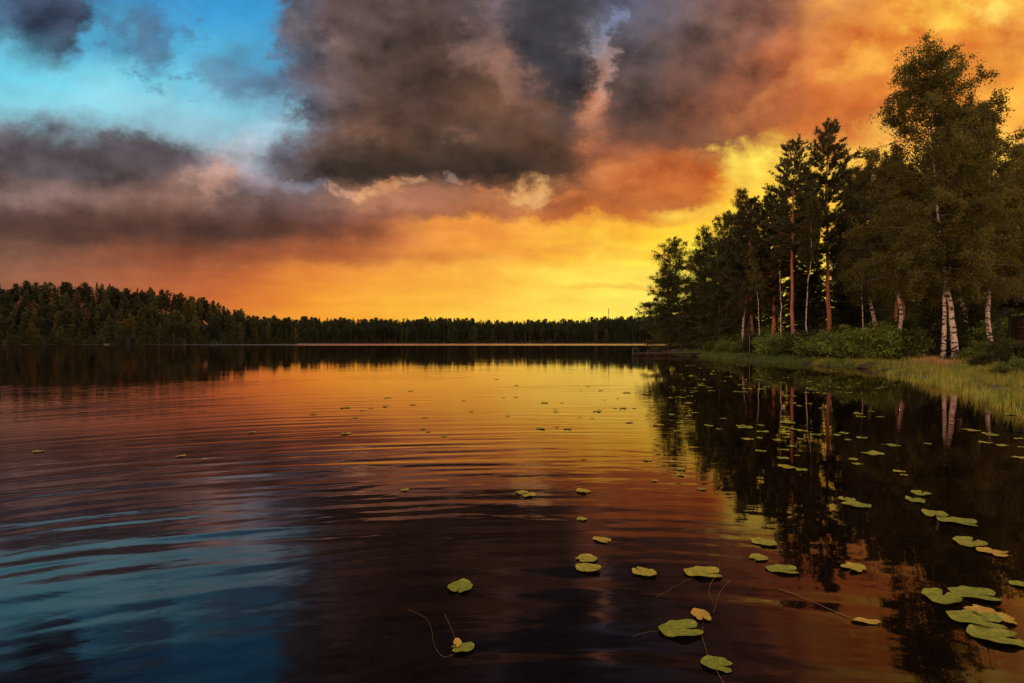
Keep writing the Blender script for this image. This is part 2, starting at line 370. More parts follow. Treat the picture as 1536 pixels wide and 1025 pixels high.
def birch_bark():
    m, g, out = new_mat('birch_bark')
    tc = g.n.new('ShaderNodeTexCoord'); o = tc.outputs['Object']
    x, y, z = g.sep(o)[:3]
    v1 = g.vmath('MULTIPLY', o, (2.0, 2.0, 6.5))
    v2 = g.vmath('MULTIPLY', o, (1.2, 1.2, 22.0))
    n1 = g.noise(v1, 1.0, 4, .65, .8)
    n2 = g.noise(v2, 1.6, 3, .6, .2)
    # rough black patches, denser towards the foot
    foot = g.mapr(z, 0.0, 2.0, .10, 0.0)
    patch = g.mapr(g.math('ADD', n1, foot), .515, .545)
    line = g.mapr(n2, .60, .66, 0, .75)
    base = g.mix(g.noise(o, 1.5, 3), (.50, .38, .33), (.68, .56, .49))
    c = g.mix(line, base, (.16, .12, .10))
    c = g.mix(patch, c, (.030, .024, .020))
    b = g.n.new('ShaderNodeBsdfPrincipled'); g.l.new(c, b.inputs['Base Color']); b.inputs['Roughness'].default_value = .75
    bp = g.n.new('ShaderNodeBump'); bp.inputs['Strength'].default_value = .5; bp.inputs['Distance'].default_value = .02; bp.invert = True
    g.l.new(patch, bp.inputs['Height']); g.l.new(bp.outputs[0], b.inputs['Normal'])
    g.l.new(b.outputs[0], out.inputs[0]); return m

def pine_bark():
    m, g, out = new_mat('pine_bark')
    tc = g.n.new('ShaderNodeTexCoord'); o = tc.outputs['Object']
    z = g.sep(o)[2]
    n = g.noise(g.vmath('MULTIPLY', o, (5, 5, 1.6)), 1.6, 5, .65, .4)
    up = g.mapr(g.math('ADD', z, g.math('MULTIPLY', n, 3.0)), 2.6, 6.0)
    lo = g.mix(g.mapr(n, .35, .65), (.045, .032, .025), (.16, .11, .085))
    hi = g.mix(g.mapr(n, .35, .65), (.26, .075, .035), (.50, .17, .085))
    c = g.mix(up, lo, hi)
    b = g.n.new('ShaderNodeBsdfPrincipled'); g.l.new(c, b.inputs['Base Color']); b.inputs['Roughness'].default_value = .8
    bp = g.n.new('ShaderNodeBump'); bp.inputs['Strength'].default_value = .7; bp.inputs['Distance'].default_value = .04
    g.l.new(n, bp.inputs['Height']); g.l.new(bp.outputs[0], b.inputs['Normal'])
    g.l.new(b.outputs[0], out.inputs[0]); return m

M_BIRCHBARK = birch_bark(); M_PINEBARK = pine_bark()
M_BARK = simple_mat('grey_bark', [(.05, .04, .032), (.11, .088, .07), (.2, .16, .13)], 3, (3, 3, .8), bump=.6)
M_BIRCHLEAF = leaf_mat('birch_leaves', [(.066, .066, .015), (.112, .10, .021), (.19, .145, .028)], .5, .35, .9)
M_ALDER = leaf_mat('alder_leaves', [(.040, .048, .012), (.062, .072, .016), (.13, .12, .028)], .45, .35, .9)
M_PINE = leaf_mat('pine_needles', [(.032, .036, .013), (.05, .053, .017), (.078, .070, .022)], .15, .6)
M_SPRUCE = leaf_mat('spruce_needles', [(.024, .031, .012), (.038, .046, .016), (.06, .06, .02)], .12, .6)
M_SHRUB = leaf_mat('shrub_leaves', [(.06, .08, .016), (.12, .16, .026), (.24, .27, .04)], .3, .45, 1.1)
M_GRASS = leaf_mat('grass_blades', [(.035, .06, .012), (.19, .25, .03), (.44, .43, .06), (.62, .48, .11)], .3, .35, .8)
M_LAWN = leaf_mat('bank_grass', [(.035, .06, .012), (.09, .13, .02), (.20, .21, .035)], .3, .4, .8)
M_PLUME = leaf_mat('grass_plumes', [(.34, .19, .09), (.50, .27, .12), (.60, .36, .16)], .4, .6, .5)
M_FAR_GREEN = leaf_mat('far_leaves', [(.028, .040, .012), (.05, .058, .015), (.10, .080, .018)], .25, .35, .12)
M_FAR_GOLD = leaf_mat('far_golden_leaves', [(.06, .055, .014), (.10, .075, .016), (.17, .10, .02)], .3, .4, .12)
M_FAR_CON = leaf_mat('far_needles', [(.016, .024, .010), (.026, .034, .013), (.036, .042, .014)], .08, .4, .12)

# ------------------------------------------------------------------ ground + lake
LAKE = np.array([(22, -40), (15.5, -2), (14, 9), (15.2, 16.5), (17.0, 20.5), (19.2, 24.5), (21.2, 28), (23.2, 33), (25.2, 38), (26.6, 43), (25.6, 51), (23.8, 60), (25, 73),
  (27.5, 92), (30.5, 116), (34, 126), (44, 136), (80, 160), (180, 240), (330, 420), (400, 642), (200, 648), (0, 640), (-120, 645), (-300, 640),
  (-285, 560), (-205, 480), (-158, 428), (-190, 395), (-222, 372), (-270, 352), (-312, 344), (-345, 332), (-430, 250), (-440, 0), (-300, -40)], float)

def sst(a, b, x):
    t = np.clip((x-a)/(b-a), 0, 1); return t*t*(3-2*t)

def lake_sd(X, Y):
    """signed distance to the shoreline: > 0 on land"""
    P = np.stack([X.ravel(), Y.ravel()], -1); d = np.full(len(P), 1e9); ins = np.zeros(len(P), bool)
    n = len(LAKE)
    for i in range(n):
        a, b = LAKE[i], LAKE[(i+1) % n]
        ab = b-a; t = np.clip(((P-a)@ab)/(ab@ab), 0, 1)
        d = np.minimum(d, np.linalg.norm(P-a-t[:, None]*ab, axis=1))
        c = (a[1] > P[:, 1]) != (b[1] > P[:, 1])
        with np.errstate(divide='ignore', invalid='ignore'):
            xi = (b[0]-a[0])*(P[:, 1]-a[1])/(b[1]-a[1])+a[0]
        ins ^= c & (P[:, 0] < xi)
    return np.where(ins, -d, d).reshape(X.shape)

def height(X, Y):
    X = np.asarray(X, float); Y = np.asarray(Y, float)
    wob = .35*np.sin(X*.9+Y*.35)+.25*np.sin(Y*1.7-X*.6)+.15*np.sin(X*2.9+Y*2.3)
    d = lake_sd(X, Y)+wob*sst(300, 150, Y)
    near = sst(-1.5, 1.2, d)*.55-.3 + np.clip(d-1, 0, 60)*.028
    near = np.where(d < -1.0, -.3+np.clip(d+1.0, -20, 0)*.15, near)
    near = near+ (.05*np.sin(X*1.3)*np.sin(Y*1.1)+.03*np.sin(X*3.1+Y))*sst(0, 2, d)
    pxs = 768+F*X/np.maximum(Y, 1)
    hl = np.interp(pxs, [-200, 0, 100, 200, 300, 400, 460, 500], [22, 23, 26, 23, 18.5, 13, 8, 2])
    left = np.where(X < 20, hl*sst(0, 75, d)*sst(250, 300, Y)*sst(700, 560, Y), 0)
    far = sst(600, 640, Y)*(np.clip(d, 0, 120)*.075)
    return near*1.0+left+far, d

def build_ground():
    def axis(knots):
        out = [knots[0][0]]
        for (a, s), (b, _) in zip(knots[:-1], knots[1:]):
            n = max(1, int(round((b-a)/s))); out += list(np.linspace(a, b, n+1)[1:])
        return np.array(out)
    xs = axis([(-3000, 250), (-500, 12), (-120, 20), (0, 5), (10, .6), (45, 1.2), (80, 4), (160, 12), (500, 250), (3000, 1)])
    ys = axis([(-400, 40), (-10, 4), (6, .6), (62, 1.2), (130, 4), (300, 8), (700, 12), (860, 300), (5000, 1)])
    X, Y = np.meshgrid(xs, ys); Z, d = height(X, Y)
    V = np.stack([X, Y, Z], -1).reshape(-1, 3)
    nx, ny = len(xs), len(ys)
    i = (np.arange(ny-1)[:, None]*nx+np.arange(nx-1)[None]).ravel()
    Q = np.stack([i, i+1, i+nx+1, i+nx], -1)
    m, g, out = new_mat('forest_floor')
    tc = g.n.new('ShaderNodeTexCoord')
    n = g.noise(tc.outputs['Object'], .9, 6, .65); n2 = g.noise(tc.outputs['Object'], 9, 5, .6)
    c = g.ramp(n, [(.35, (.016, .018, .008)), (.5, (.026, .028, .011)), (.62, (.04, .028, .017)), (.75, (.026, .04, .012))])
    c = g.mix(g.mapr(n2, .3, .7), c, g.mix(.5, c, (.05, .04, .022)))
    b = g.n.new('ShaderNodeBsdfPrincipled'); g.l.new(c, b.inputs['Base Color']); b.inputs['Roughness'].default_value = .95
    bp = g.n.new('ShaderNodeBump'); bp.inputs['Distance'].default_value = .08; g.l.new(n2, bp.inputs['Height']); g.l.new(bp.outputs[0], b.inputs['Normal'])
    g.l.new(b.outputs[0], out.inputs[0])
    tag(link_mesh('ground', V, Q, m, smooth=True), kind='structure')
build_ground()

_w = np.random.default_rng(44)
WAVES = [(2*math.pi/L, _w.normal()*(4.5/L), _w.uniform(0, 6.28), min(L, .55)*_w.uniform(.6, 1.2)) for L in list(_w.uniform(.30, .62, 26))+list(_w.uniform(.62, 1.6, 14))+list(_w.uniform(.16, .30, 12))]
WAMP = .00068
def wave_z(X, Y):
    """height of the ripples: rings running out from the jetty, calmer by the right bank"""
    dx, dy = X-.6, Y+2.5; r = np.hypot(dx, dy); th = np.arctan2(dx, dy)
    r = r+.35*np.sin(X*.31+1.2)+.3*np.sin(Y*.23+X*.11)
    z = 0
    for k, m, p, a in WAVES:
        z = z+a*np.sin(k*r+m*th+p)
    patch = .68+.42*np.sin(X*.43+Y*.31+.9*np.sin(Y*.45))+.38*np.sin(X*.29-Y*.57+2+np.sin(X*.5))
    calm = 1-.84*sst(.0, 2.6, X-.17*Y)
    return WAMP*z*np.clip(patch, .12, 1.5)*calm*(1-.82*sst(10, 38, Y))*(1-sst(36, 45, np.hypot(X, Y)))*sst(1.0, 2.2, np.hypot(X, Y))

def build_water():
    m, g, out = new_mat('lake_water')
    tc = g.n.new('ShaderNodeTexCoord'); o = tc.outputs['Object']
    x, y, z = g.sep(o)[:3]
    # rings of small waves running out from near the jetty the picture was taken from
    cx, cy = .6, -2.5
    dx = g.math('SUBTRACT', x, cx); dy = g.math('SUBTRACT', y, cy)
    wob = g.noise(o, .22, 3, .5)
    r = g.math('SQRT', g.math('ADD', g.math('MULTIPLY', dx, dx), g.math('MULTIPLY', dy, dy)))
    r = g.math('ADD', r, g.math('MULTIPLY', wob, 1.3))
    th = g.math('ARCTAN2', dx, dy)
    vr = g.comb(g.math('MULTIPLY', r, 1.55), g.math('MULTIPLY', th, 3.2), 0)
    vr2 = g.comb(g.math('MULTIPLY', r, 3.6), g.math('MULTIPLY', th, 11.0), 4.0)
    h1 = g.noise(vr, 1.0, 1.5, .45, .25)
    h2 = g.noise(vr2, 1.0, 2.0, .5, .2)
    h3 = g.noise(g.vmath('MULTIPLY', o, (1.0, 3.0, 1)), 1.1, 3, .55, .2)
    h4 = g.noise(g.vmath('MULTIPLY', o, (.25, 1.0, 1)), .9, 3, .55, .0)
    patch = g.mapr(g.noise(g.vmath('MULTIPLY', o, (.5, 1.0, 1)), .10, 2, .5), .38, .62, .55, 1.25)
    # sheltered, calmer water by the right bank, and far out
    calm = g.mapr(g.math('SUBTRACT', x, g.math('MULTIPLY', y, .17)), .0, 2.6, 1.0, .22, True)
    fade = g.mapr(y, 8, 50, 1.0, .22)
    a = g.math('MULTIPLY', g.math('MULTIPLY', patch, calm), fade)
    H = g.math('MULTIPLY', h1, .006)
    H = g.math('MULTIPLY_ADD', h2, .0045, H)
    H = g.math('MULTIPLY_ADD', h3, .003, H)
    H = g.math('MULTIPLY', H, a)
    H = g.math('ADD', H, g.math('MULTIPLY', g.math('MULTIPLY', h4, .009), g.mapr(y, 30, 120, .15, 1.0)))
    bp = g.n.new('ShaderNodeBump'); bp.inputs['Strength'].default_value = 1.0; bp.inputs['Distance'].default_value = 1.0
    g.l.new(H, bp.inputs['Height'])
    b = g.n.new('ShaderNodeBsdfGlossy'); b.inputs['Color'].default_value = (1.0, .83, .85, 1)
    body = g.n.new('ShaderNodeBsdfDiffuse'); body.inputs['Color'].default_value = (.003, .0018, .0013, 1)   # peat-brown lake
    geo = g.n.new('ShaderNodeNewGeometry')
    cosn = g.vmath('DOT_PRODUCT', geo.outputs['Incoming'], bp.outputs[0], out=1)
    fres = g.math('MULTIPLY_ADD', g.math('POWER', g.math('SUBTRACT', 1.0, g.math('MAXIMUM', cosn, 0.0), clamp=True), 5.0), .97, .022)
    mx = g.n.new('ShaderNodeMixShader'); g.l.new(fres, mx.inputs[0]); g.l.new(body.outputs[0], mx.inputs[1]); g.l.new(b.outputs[0], mx.inputs[2])
    # wind-ruffled band far out
    ruf = g.math('MULTIPLY', g.mapr(g.math('ADD', g.math('ADD', y, g.math('MINIMUM', g.math('MULTIPLY_ADD', x, .55, 60.0), 0.0)), g.math('MULTIPLY', g.noise(g.vmath('MULTIPLY', o, (.004, .02, 1)), 1, 3), 60.0)), 285, 330), 1.0)
    g._in(b.inputs['Roughness'], g.math('MULTIPLY_ADD', ruf, .15, .02))
    g.l.new(bp.outputs[0], b.inputs['Normal']); g.l.new(mx.outputs[0], out.inputs[0])
    # the sheet itself: a fan of quads, fine near the jetty where each ripple shows, coarse far out
    rad = [0.0, .8, 1.4]
    while rad[-1] < 4600:
        r_ = rad[-1]; rad.append(r_+(max(.02, min(.055, r_*r_/900)) if r_ < 46 else .055+(r_-46)*.08))
    rad = np.array(rad); az = np.concatenate([np.linspace(-math.pi, -.95, 50)[:-1], np.linspace(-.95, .95, 460), np.linspace(.95, math.pi, 50)[1:-1]])
    RR, AA = np.meshgrid(rad, az, indexing='ij'); X = RR*np.sin(AA); Y = RR*np.cos(AA); Z = wave_z(X, Y)
    nr, na = len(rad), len(az); V = np.stack([X, Y, Z], -1).reshape(-1, 3)
    i = np.arange(nr-1)[:, None]*na; k = np.arange(na)[None]; kn = (k+1) % na
    Q = np.stack([i+k, i+na+k, i+na+kn, i+kn], -1).reshape(-1, 4)
    Q = Q[na:]; T = np.stack([np.full(na, 0), na+np.arange(na), na+(np.arange(na)+1) % na], -1)
    tag(link_mesh('water', V, Q, m, None, T, smooth=True), kind='structure')
build_water()

# ------------------------------------------------------------------ tree generators
def rhombi(C, A, B):
    """leaf quads: centre, half-length vector, half-width vector"""
    n = len(C); V = np.stack([C-A, C+B, C+A, C-B], 1).reshape(-1, 3)
    return V, np.arange(4*n).reshape(n, 4)

def unit(v): return v/(np.linalg.norm(v, axis=-1, keepdims=True)+1e-9)

def rand_leaves(rng, C, s, aspect=.62, flat=0.0):
    n = len(C); a = rng.normal(size=(n, 3)); a[:, 2] *= (1-flat); a = unit(a)
    b = unit(np.cross(a, rng.normal(size=(n, 3))))
    sz = s*rng.uniform(.6, 1.35, (n, 1))
    return rhombi(C, a*sz, b*sz*aspect)

def resample(path, t):
    k = np.linspace(0, 1, len(path)); return np.stack([np.interp(t, k, path[:, i]) for i in range(3)], -1)

def spine(rng, pts, n=16, wob=.1):
    P = resample(np.asarray(pts, float), np.linspace(0, 1, n))
    w = np.cumsum(rng.normal(size=(n, 2))*wob*.35, 0); w -= np.linspace(0, 1, n)[:, None]*w[-1]
    P[1:, :2] += w[1:]; return P

def grow(rng, sp, H, r0, base, Rad, prof, nl, lo_ang, hi_ang, droop, twigs, tw_len, top_pow=.85):
    """limbs and twigs on one stem; returns list of (path, radii) and twig paths"""
    limbs, tw = [], []
    for i in range(nl):
        u = (i+rng.uniform(0, 1))/nl; t = base+(1-base)*u*.985
        p0 = resample(sp, np.array([t]))[0]
        az = i*2.39996+rng.normal()*.45
        L = Rad*prof(u)*rng.uniform(.6, 1.12)
        el = R(lo_ang+(hi_ang-lo_ang)*u)+rng.normal()*.13
        n = 7; s = np.linspace(0, 1, n)
        d = np.array([math.cos(az)*math.cos(el), math.sin(az)*math.cos(el), math.sin(el)])
        P = p0+d*L*s[:, None]; P[:, 2] -= droop*L*s**2.2
        P += np.cumsum(rng.normal(size=(n, 3)), 0)*L*.022*(s[:, None] > 0)
        rr = r0*.34*(1-t)**.8*min(1.5, .5+L/6)
        limbs.append((P, rr*(1-.9*s)+.008))
        m = max(3, int(twigs*L))
        for j in range(m):
            sj = rng.uniform(.03, 1.0)
            q0 = resample(P, np.array([sj]))[0]
            td = unit(d+rng.normal(size=3)*.75); l2 = tw_len*L*rng.uniform(.5, 1.1)*(1.15-.6*sj)+.25
            s2 = np.linspace(0, 1, 4)
            Q = q0+td*l2*s2[:, None]; Q[:, 2] -= droop*1.3*l2*s2**2
            tw.append(Q)
    return limbs, tw

def stem_radii(n, r0, p=.85, flare=.35):
    t = np.linspace(0, 1, n); return r0*((1-t)**p+.02)*(1+flare*np.exp(-t*28))

def broad_arrays(seed, H, Rad, base=.3, nl=60, leaves=40000, ls=.085, r0=.2, prof=None, lo=10, hi=62, droop=.25,
                 hang=0.0, twigs=2.2, tw_len=.42, jit=.2, stems=None, wood=True, keep=1.0):
    rng = np.random.default_rng(seed)
    prof = prof or (lambda u: max(.12, math.sin(math.pi*min(1, (u*.86+.14)))**.75))
    stems = stems or [((0, 0, 0), (rng.normal()*.02*H, rng.normal()*.02*H, H*.5), (rng.normal()*.02*H, rng.normal()*.02*H, H))]
    trunk, bra, pts = MB(), MB(), []
    for k, st in enumerate(stems):
        n = 22; sp = spine(rng, st, n, wob=.012*H); Hk = sp[-1, 2]
        sc = 1.0 if k == 0 else .72
        trunk.tube(sp, stem_radii(n, r0*sc), 10)
        limbs, tw = grow(rng, sp, Hk, r0*sc, base, Rad*sc, prof, int(nl*sc), lo, hi, droop, twigs, tw_len)
        for P, rr in limbs: bra.tube(P, rr, 5, cap=False)
        for Q in tw:
            if wood: bra.tube(Q, np.array([.014, .010, .007, .004])*1.2, 3, cap=False)
        pts += [(Q, 1.0) for Q in tw]+[(P[3:], .6) for P, _ in limbs]
    tips = rng.uniform(size=len(pts)) < keep
    pts = [p for p, k in zip(pts, tips) if k]
    lens = np.array([np.linalg.norm(p[0][-1]-p[0][0])*p[1] for p in pts])
    lens = lens*rng.lognormal(0, .8, len(lens))
    cnt = rng.multinomial(leaves, lens/lens.sum())
    C = []
    for (p, _), c in zip(pts, cnt):
        if not c: continue
        t = rng.uniform(.15, 1.05, c); q = resample(p, np.clip(t, 0, 1))
        q = q+rng.normal(size=(c, 3))*jit*rng.uniform(.5, 1.2)
        if hang: q[:, 2] -= rng.exponential(hang, c)
        C.append(q)
    C = np.concatenate(C)
    V, Q = rand_leaves(rng, C, ls)
    return trunk, bra, (V, Q)

def conifer_arrays(seed, H, Rad, base, kind='spruce', nl=110, den=9, ls=.2, r0=.17, lean=.01, wood=True):
    rng = np.random.default_rng(seed)
    st = ((0, 0, 0), (rng.normal()*lean*H, rng.normal()*lean*H, H*.5), (rng.normal()*lean*H, rng.normal()*lean*H, H))
    sp = spine(rng, st, 20, wob=.006*H)
    trunk, bra = MB(), MB()
    trunk.tube(sp, stem_radii(20, r0, .8, .25), 10)
    C, A = [], []
    for i in range(nl):
        u = (i+rng.uniform(0, .9))/nl; t = base+(1-base)*u*.99
        p0 = resample(sp, np.array([t]))[0]; az = i*2.39996+rng.normal()*.3
        if kind == 'spruce':
            L = Rad*((1-u)**.82*.95+.06)*rng.uniform(.7, 1.15); el = R(-22+62*u)+rng.normal()*.06; up = .16
        else:
            L = Rad*float(np.interp(u, [0, .2, .45, .7, .88, 1], [.55, .85, 1, .66, .42, .16]))*rng.uniform(.6, 1.15); el = R(-8+40*u)+rng.normal()*.16; up = .26
        if L < .15: L = .15
        n = 6; s = np.linspace(0, 1, n)
        d = np.array([math.cos(az)*math.cos(el), math.sin(az)*math.cos(el), math.sin(el)])
        P = p0+d*L*s[:, None]; P[:, 2] += L*(up*s**2.2 - (.10*np.sin(s*3.1) if kind == 'spruce' else 0))
        P += np.cumsum(rng.normal(size=(n, 3)), 0)*L*(.012 if kind == 'spruce' else .035)
        bra.tube(P, (r0*.17*(1-t)+.012)*(1-.85*s), 4, cap=False)
        side = unit(np.cross(d, [0, 0, 1.]))
        if kind == 'spruce':
            m = max(8, int(den*L*7)); t2 = rng.uniform(.08, 1.0, m)
            q = resample(P, t2); sg = rng.choice([-1, 1], m)
            w = .34*L*(1.08-t2)*rng.uniform(0, 1, m)
            q = q+side*(sg*w)[:, None]+d*(w*.55)[:, None]
            q[:, 2] -= rng.exponential(.09, m)+w*.12
            a = unit(d*.8+side*sg[:, None]*.75+np.array([0, 0, -.25])+rng.normal(size=(m, 3))*.3)
            C.append(q); A.append(a)
        else:
            m = max(3, int(4.2*L))
            for j in range(m):
                sj = rng.uniform(.2, 1.0); q0 = resample(P, np.array([sj]))[0]
                td = unit(d+side*rng.normal()*.8+np.array([0, 0, .35])+rng.normal(size=3)*.25)
                l2 = rng.uniform(.4, 1.0)*(.5+.25*L)
                s2 = np.linspace(0, 1, 3); Q = q0+td*l2*s2[:, None]; Q[:, 2] += .12*l2*s2**2
                if wood: bra.tube(Q, [.018, .012, .006], 3, cap=False)
                c = int(den*4*l2)+6
                q = resample(Q, rng.uniform(.25, 1.0, c))+rng.normal(size=(c, 3))*.07
                a = unit(td*.9+rng.normal(size=(c, 3))*.6+np.array([0, 0, .4]))
                C.append(q+a*ls*.5); A.append(a)
    C = np.concatenate(C); A = np.concatenate(A); n = len(C)
    b = unit(np.cross(A, rng.normal(size=(n, 3))))
    sz = ls*rng.uniform(.6, 1.3, (n, 1))
    return trunk, bra, rhombi(C, A*sz, b*sz*(.26 if kind == 'spruce' else .2))

def merge(parts):
    V, Q, T, mi, n = [], [], [], [], 0
    tq, tt = [], []
    for (v, q, t), m in parts:
        V.append(v)
        if q is not None: Q.append(q+n); tq.append(np.full(len(q), m))
        if t is not None: T.append(t+n); tt.append(np.full(len(t), m))
        n += len(v)
    return np.concatenate(V), np.concatenate(Q), (np.concatenate(T) if T else None), np.concatenate(tq+tt)

HIDDEN = []
def tree_obj(name, arr, bark, leafm):
    """prototype thing: Empty > trunk, branches, crown"""
    tr, br, (V, Q) = arr
    e = empty(name)
    tr.build('trunk', bark, e, True)
    br.build('branches', M_BARK if bark is not M_PINEBARK else bark, e, True)
    link_mesh('crown', V, Q, leafm, e)
    return e

def ground_z(x, y):
    return float(height(np.array([x]), np.array([y]))[0][0])

class Proto:
    def __init__(s, name, arr, bark, leafm, H):
        s.name, s.o, s.H, s.used = name, tree_obj(name, arr, bark, leafm), H, False
    def place(s, px, D, topy, label, group=None, rz=0.0, wide=1.0, dx=0.0, cat='tree'):
        x = at_px(px, D); z = ground_z(x, D)-.06
        h = (512.5-topy)/F*D+CAMH-z
        o = s.o if not s.used else copy_tree(s.o)
        s.used = True
        k = h/s.H
        o.location = (x, D, z); o.rotation_euler = (0, 0, rz); o.scale = (k*wide, k*wide, k)
        for p in ('group',):
            if p in o: del o[p]
        tag(o, label, cat, group)
        return o

# ------------------------------------------------------------------ the big twin-stemmed birch on the point
def big_birch():
    D = 44.0; x0 = at_px(1434, D); z0 = ground_z(x0, D)-.08
    def P(px, py, dy=0): return ((px-1434)/F*D, dy, (512.5-py)/F*D+CAMH-z0)
    # main stem and a second one that crosses it low down
    st = [(P(1434, 546), P(1430, 500, .0), P(1426, 460), P(1419, 410, .1), P(1413, 330, .2), P(1404, 240, .1), P(1400, 150), P(1402, 96)),
          (P(1422, 541, .55), P(1421, 490, .5), P(1420, 440, .35), P(1428, 400, .3), P(1446, 330, .5), P(1462, 260, .9), P(1474, 205, 1.0), P(1484, 150, 1.1))]
    st = [[(a[0], a[1], max(a[2], 0)) for a in s] for s in st]
    H = st[0][-1][2]
    def prof(u): return np.interp(u, [0, .15, .4, .6, .8, .93, 1], [.85, 1.0, .92, .80, .72, .60, .30])
    rng = np.random.default_rng(5)
    e = empty('birch_tree', (x0, D, z0))
    bra = MB(); pts = []
    for k, s in enumerate(st):
        n = 30; sp = spine(rng, s, n, wob=.07)
        tr = MB(); tr.tube(sp, stem_radii(n, (.25, .17)[k], 1.35, .3), 12)
        tr.build('trunk', M_BIRCHBARK, e, True)
        limbs, tw = grow(rng, sp, H, (.27, .19)[k], (.37, .42)[k], (6.4, 4.6)[k], prof, (120, 62)[k], 8, 58, .24, 2.4, .34)
        for Pp, rr in limbs: bra.tube(Pp, rr, 5, cap=False)
        for Q in tw: bra.tube(Q, [.017, .012, .008, .004], 3, cap=False)
        pts += [(Q, 1.0) for Q in tw]+[(Pp[3:], .5) for Pp, _ in limbs]
    bra.build('branches', M_BARK, e, True)
    lens = np.array([np.linalg.norm(p[-1]-p[0])*w for p, w in pts])
    lens = lens*rng.lognormal(0, .8, len(lens)); cnt = rng.multinomial(150000, lens/lens.sum()); C = []
    for (p, _), c in zip(pts, cnt):
        if c:
            q = resample(p, np.clip(rng.uniform(.15, 1.08, c), 0, 1))+rng.normal(size=(c, 3))*.16
            q[:, 2] -= rng.exponential(.13, c); C.append(q)
    V, Q = rand_leaves(rng, np.concatenate(C), .075)
    link_mesh('crown', V, Q, M_BIRCHLEAF, e)
    tag(e, 'tallest birch with two crossing white trunks standing in the bank grass', 'tree')
big_birch()

# ------------------------------------------------------------------ right-hand forest
TREEGROUP = 'trees of the right-hand shore'
airy = lambda u: float(np.interp(u, [0, .15, .5, .8, 1], [.6, .95, .85, .6, .22]))
pb = [Proto('birch_tree', broad_arrays(11, 20, 3.8, .26, 84, 52000, .07, .17, airy, 5, 66, .25, .14, 2.4, .38, .16), M_BIRCHBARK, M_BIRCHLEAF, 20),
      Proto('birch_tree', broad_arrays(12, 20, 4.8, .31, 96, 70000, .07, .18, airy, 0, 60, .3, .16, 2.4, .38, .17), M_BIRCHBARK, M_BIRCHLEAF, 20)]
pb.append(Proto('birch_tree', broad_arrays(14, 20, 2.6, .58, 44, 22000, .07, .115, airy, 10, 66, .2, .1, 2.4, .38, .16), M_BIRCHBARK, M_BIRCHLEAF, 20))
pa = [Proto('alder_tree', broad_arrays(21, 20, 5.4, .05, 110, 66000, .08, .19, lambda u: float(np.interp(u, [0, .2, .5, .8, 1], [.85, 1, .88, .66, .28])), -5, 62, .15, .05, 2.3, .40, .19), M_BARK, M_ALDER, 20),
      Proto('alder_tree', broad_arrays(22, 20, 4.5, .07, 104, 56000, .08, .17, lambda u: float(np.interp(u, [0, .2, .5, .8, 1], [.8, 1, .92, .7, .28])), 0, 66, .15, .05, 2.4, .40, .19), M_BARK, M_ALDER, 20)]
pp = [Proto('pine_tree', conifer_arrays(31, 25, 3.0, .44, 'pine', 100, 7, .22, .215), M_PINEBARK, M_PINE, 25),
      Proto('pine_tree', conifer_arrays(32, 25, 3.6, .42, 'pine', 112, 7, .22, .23), M_PINEBARK, M_PINE, 25),
      Proto('pine_tree', conifer_arrays(33, 22, 4.4, .24, 'pine', 120, 8, .24, .24), M_PINEBARK, M_PINE, 22)]
ps = [Proto('spruce_tree', conifer_arrays(41, 20, 3.2, .05, 'spruce', 190, 9, .22, .2), M_BARK, M_SPRUCE, 20),
      Proto('spruce_tree', conifer_arrays(42, 20, 2.7, .03, 'spruce', 200, 9, .22, .2), M_BARK, M_SPRUCE, 20),
      Proto('spruce_tree', conifer_arrays(43, 4, 1.25, .05, 'spruce', 60, 16, .10, .05), M_BARK, M_SPRUCE, 4)]

# pines
pp[0].place(1189, 72, 215, 'tall slim pine with a bare red trunk, left of the tallest pine', rz=.6, wide=1.0)
pp[1].place(1243, 75, 190, 'tallest pine, with a straight red trunk and an open crown above the forest', rz=2.1, wide=1.0)
pp[2].place(1160, 78, 292, 'broad dark pine with a slightly leaning red trunk', rz=1.0, wide=1.0)
pp[2].place(1128, 86, 302, 'dense dark pine at the left edge of the pines', rz=4.0, wide=1.0)
pp[1].place(1344, 76, 236, 'pine with a thin red trunk showing behind the shrubs', rz=4.4, wide=.9, group=None)
pp[0].place(1354, 78, 250, 'pine with a thin red trunk beside another, deep behind the shrubs', rz=3.4, wide=.9)
# spruces
ps[0].place(1216, 84, 262, 'dark spruce standing between the two tall pines', rz=.3, wide=.9)
ps[1].place(1278, 88, 252, 'dark spruce just right of the tallest pine', rz=1.7, wide=1.1)
ps[1].place(1396, 49, 408, 'conical dark spruce behind the shrubs left of the white birch trunks', rz=.5, wide=2.1)
ps[0].place(1458, 57, 425, 'dark conical spruce filling the shade behind the white birch trunks', rz=2.5, wide=2.0)
ps[2].place(1498, 38, 476, 'young open-branched spruce in the grass at the water edge', rz=.2, wide=1.0)
ps[2].place(1440, 50, 462, 'small spruce beside the white birch trunk', rz=1.2, wide=1.1)
# leafy trees at the tip of the point
pa[1].place(1002, 117, 398, 'lowest leafy tree at the tip of the wooded point', rz=.2, wide=1.35)
pa[0].place(1021, 113, 362, 'leafy tree leaning over the water at the tip of the point', rz=.9, wide=1.2)
pa[1].place(1049, 106, 343, 'leafy tree second from the tip of the point', rz=2.2, wide=1.0)
pa[0].place(1080, 102, 324, 'rounded leafy tree between the tip of the point and the first pines', rz=3.1, wide=.85)
pb[0].place(1115, 98, 288, 'airy birch whose top stands above the dark pine', rz=4.1, wide=1.0)
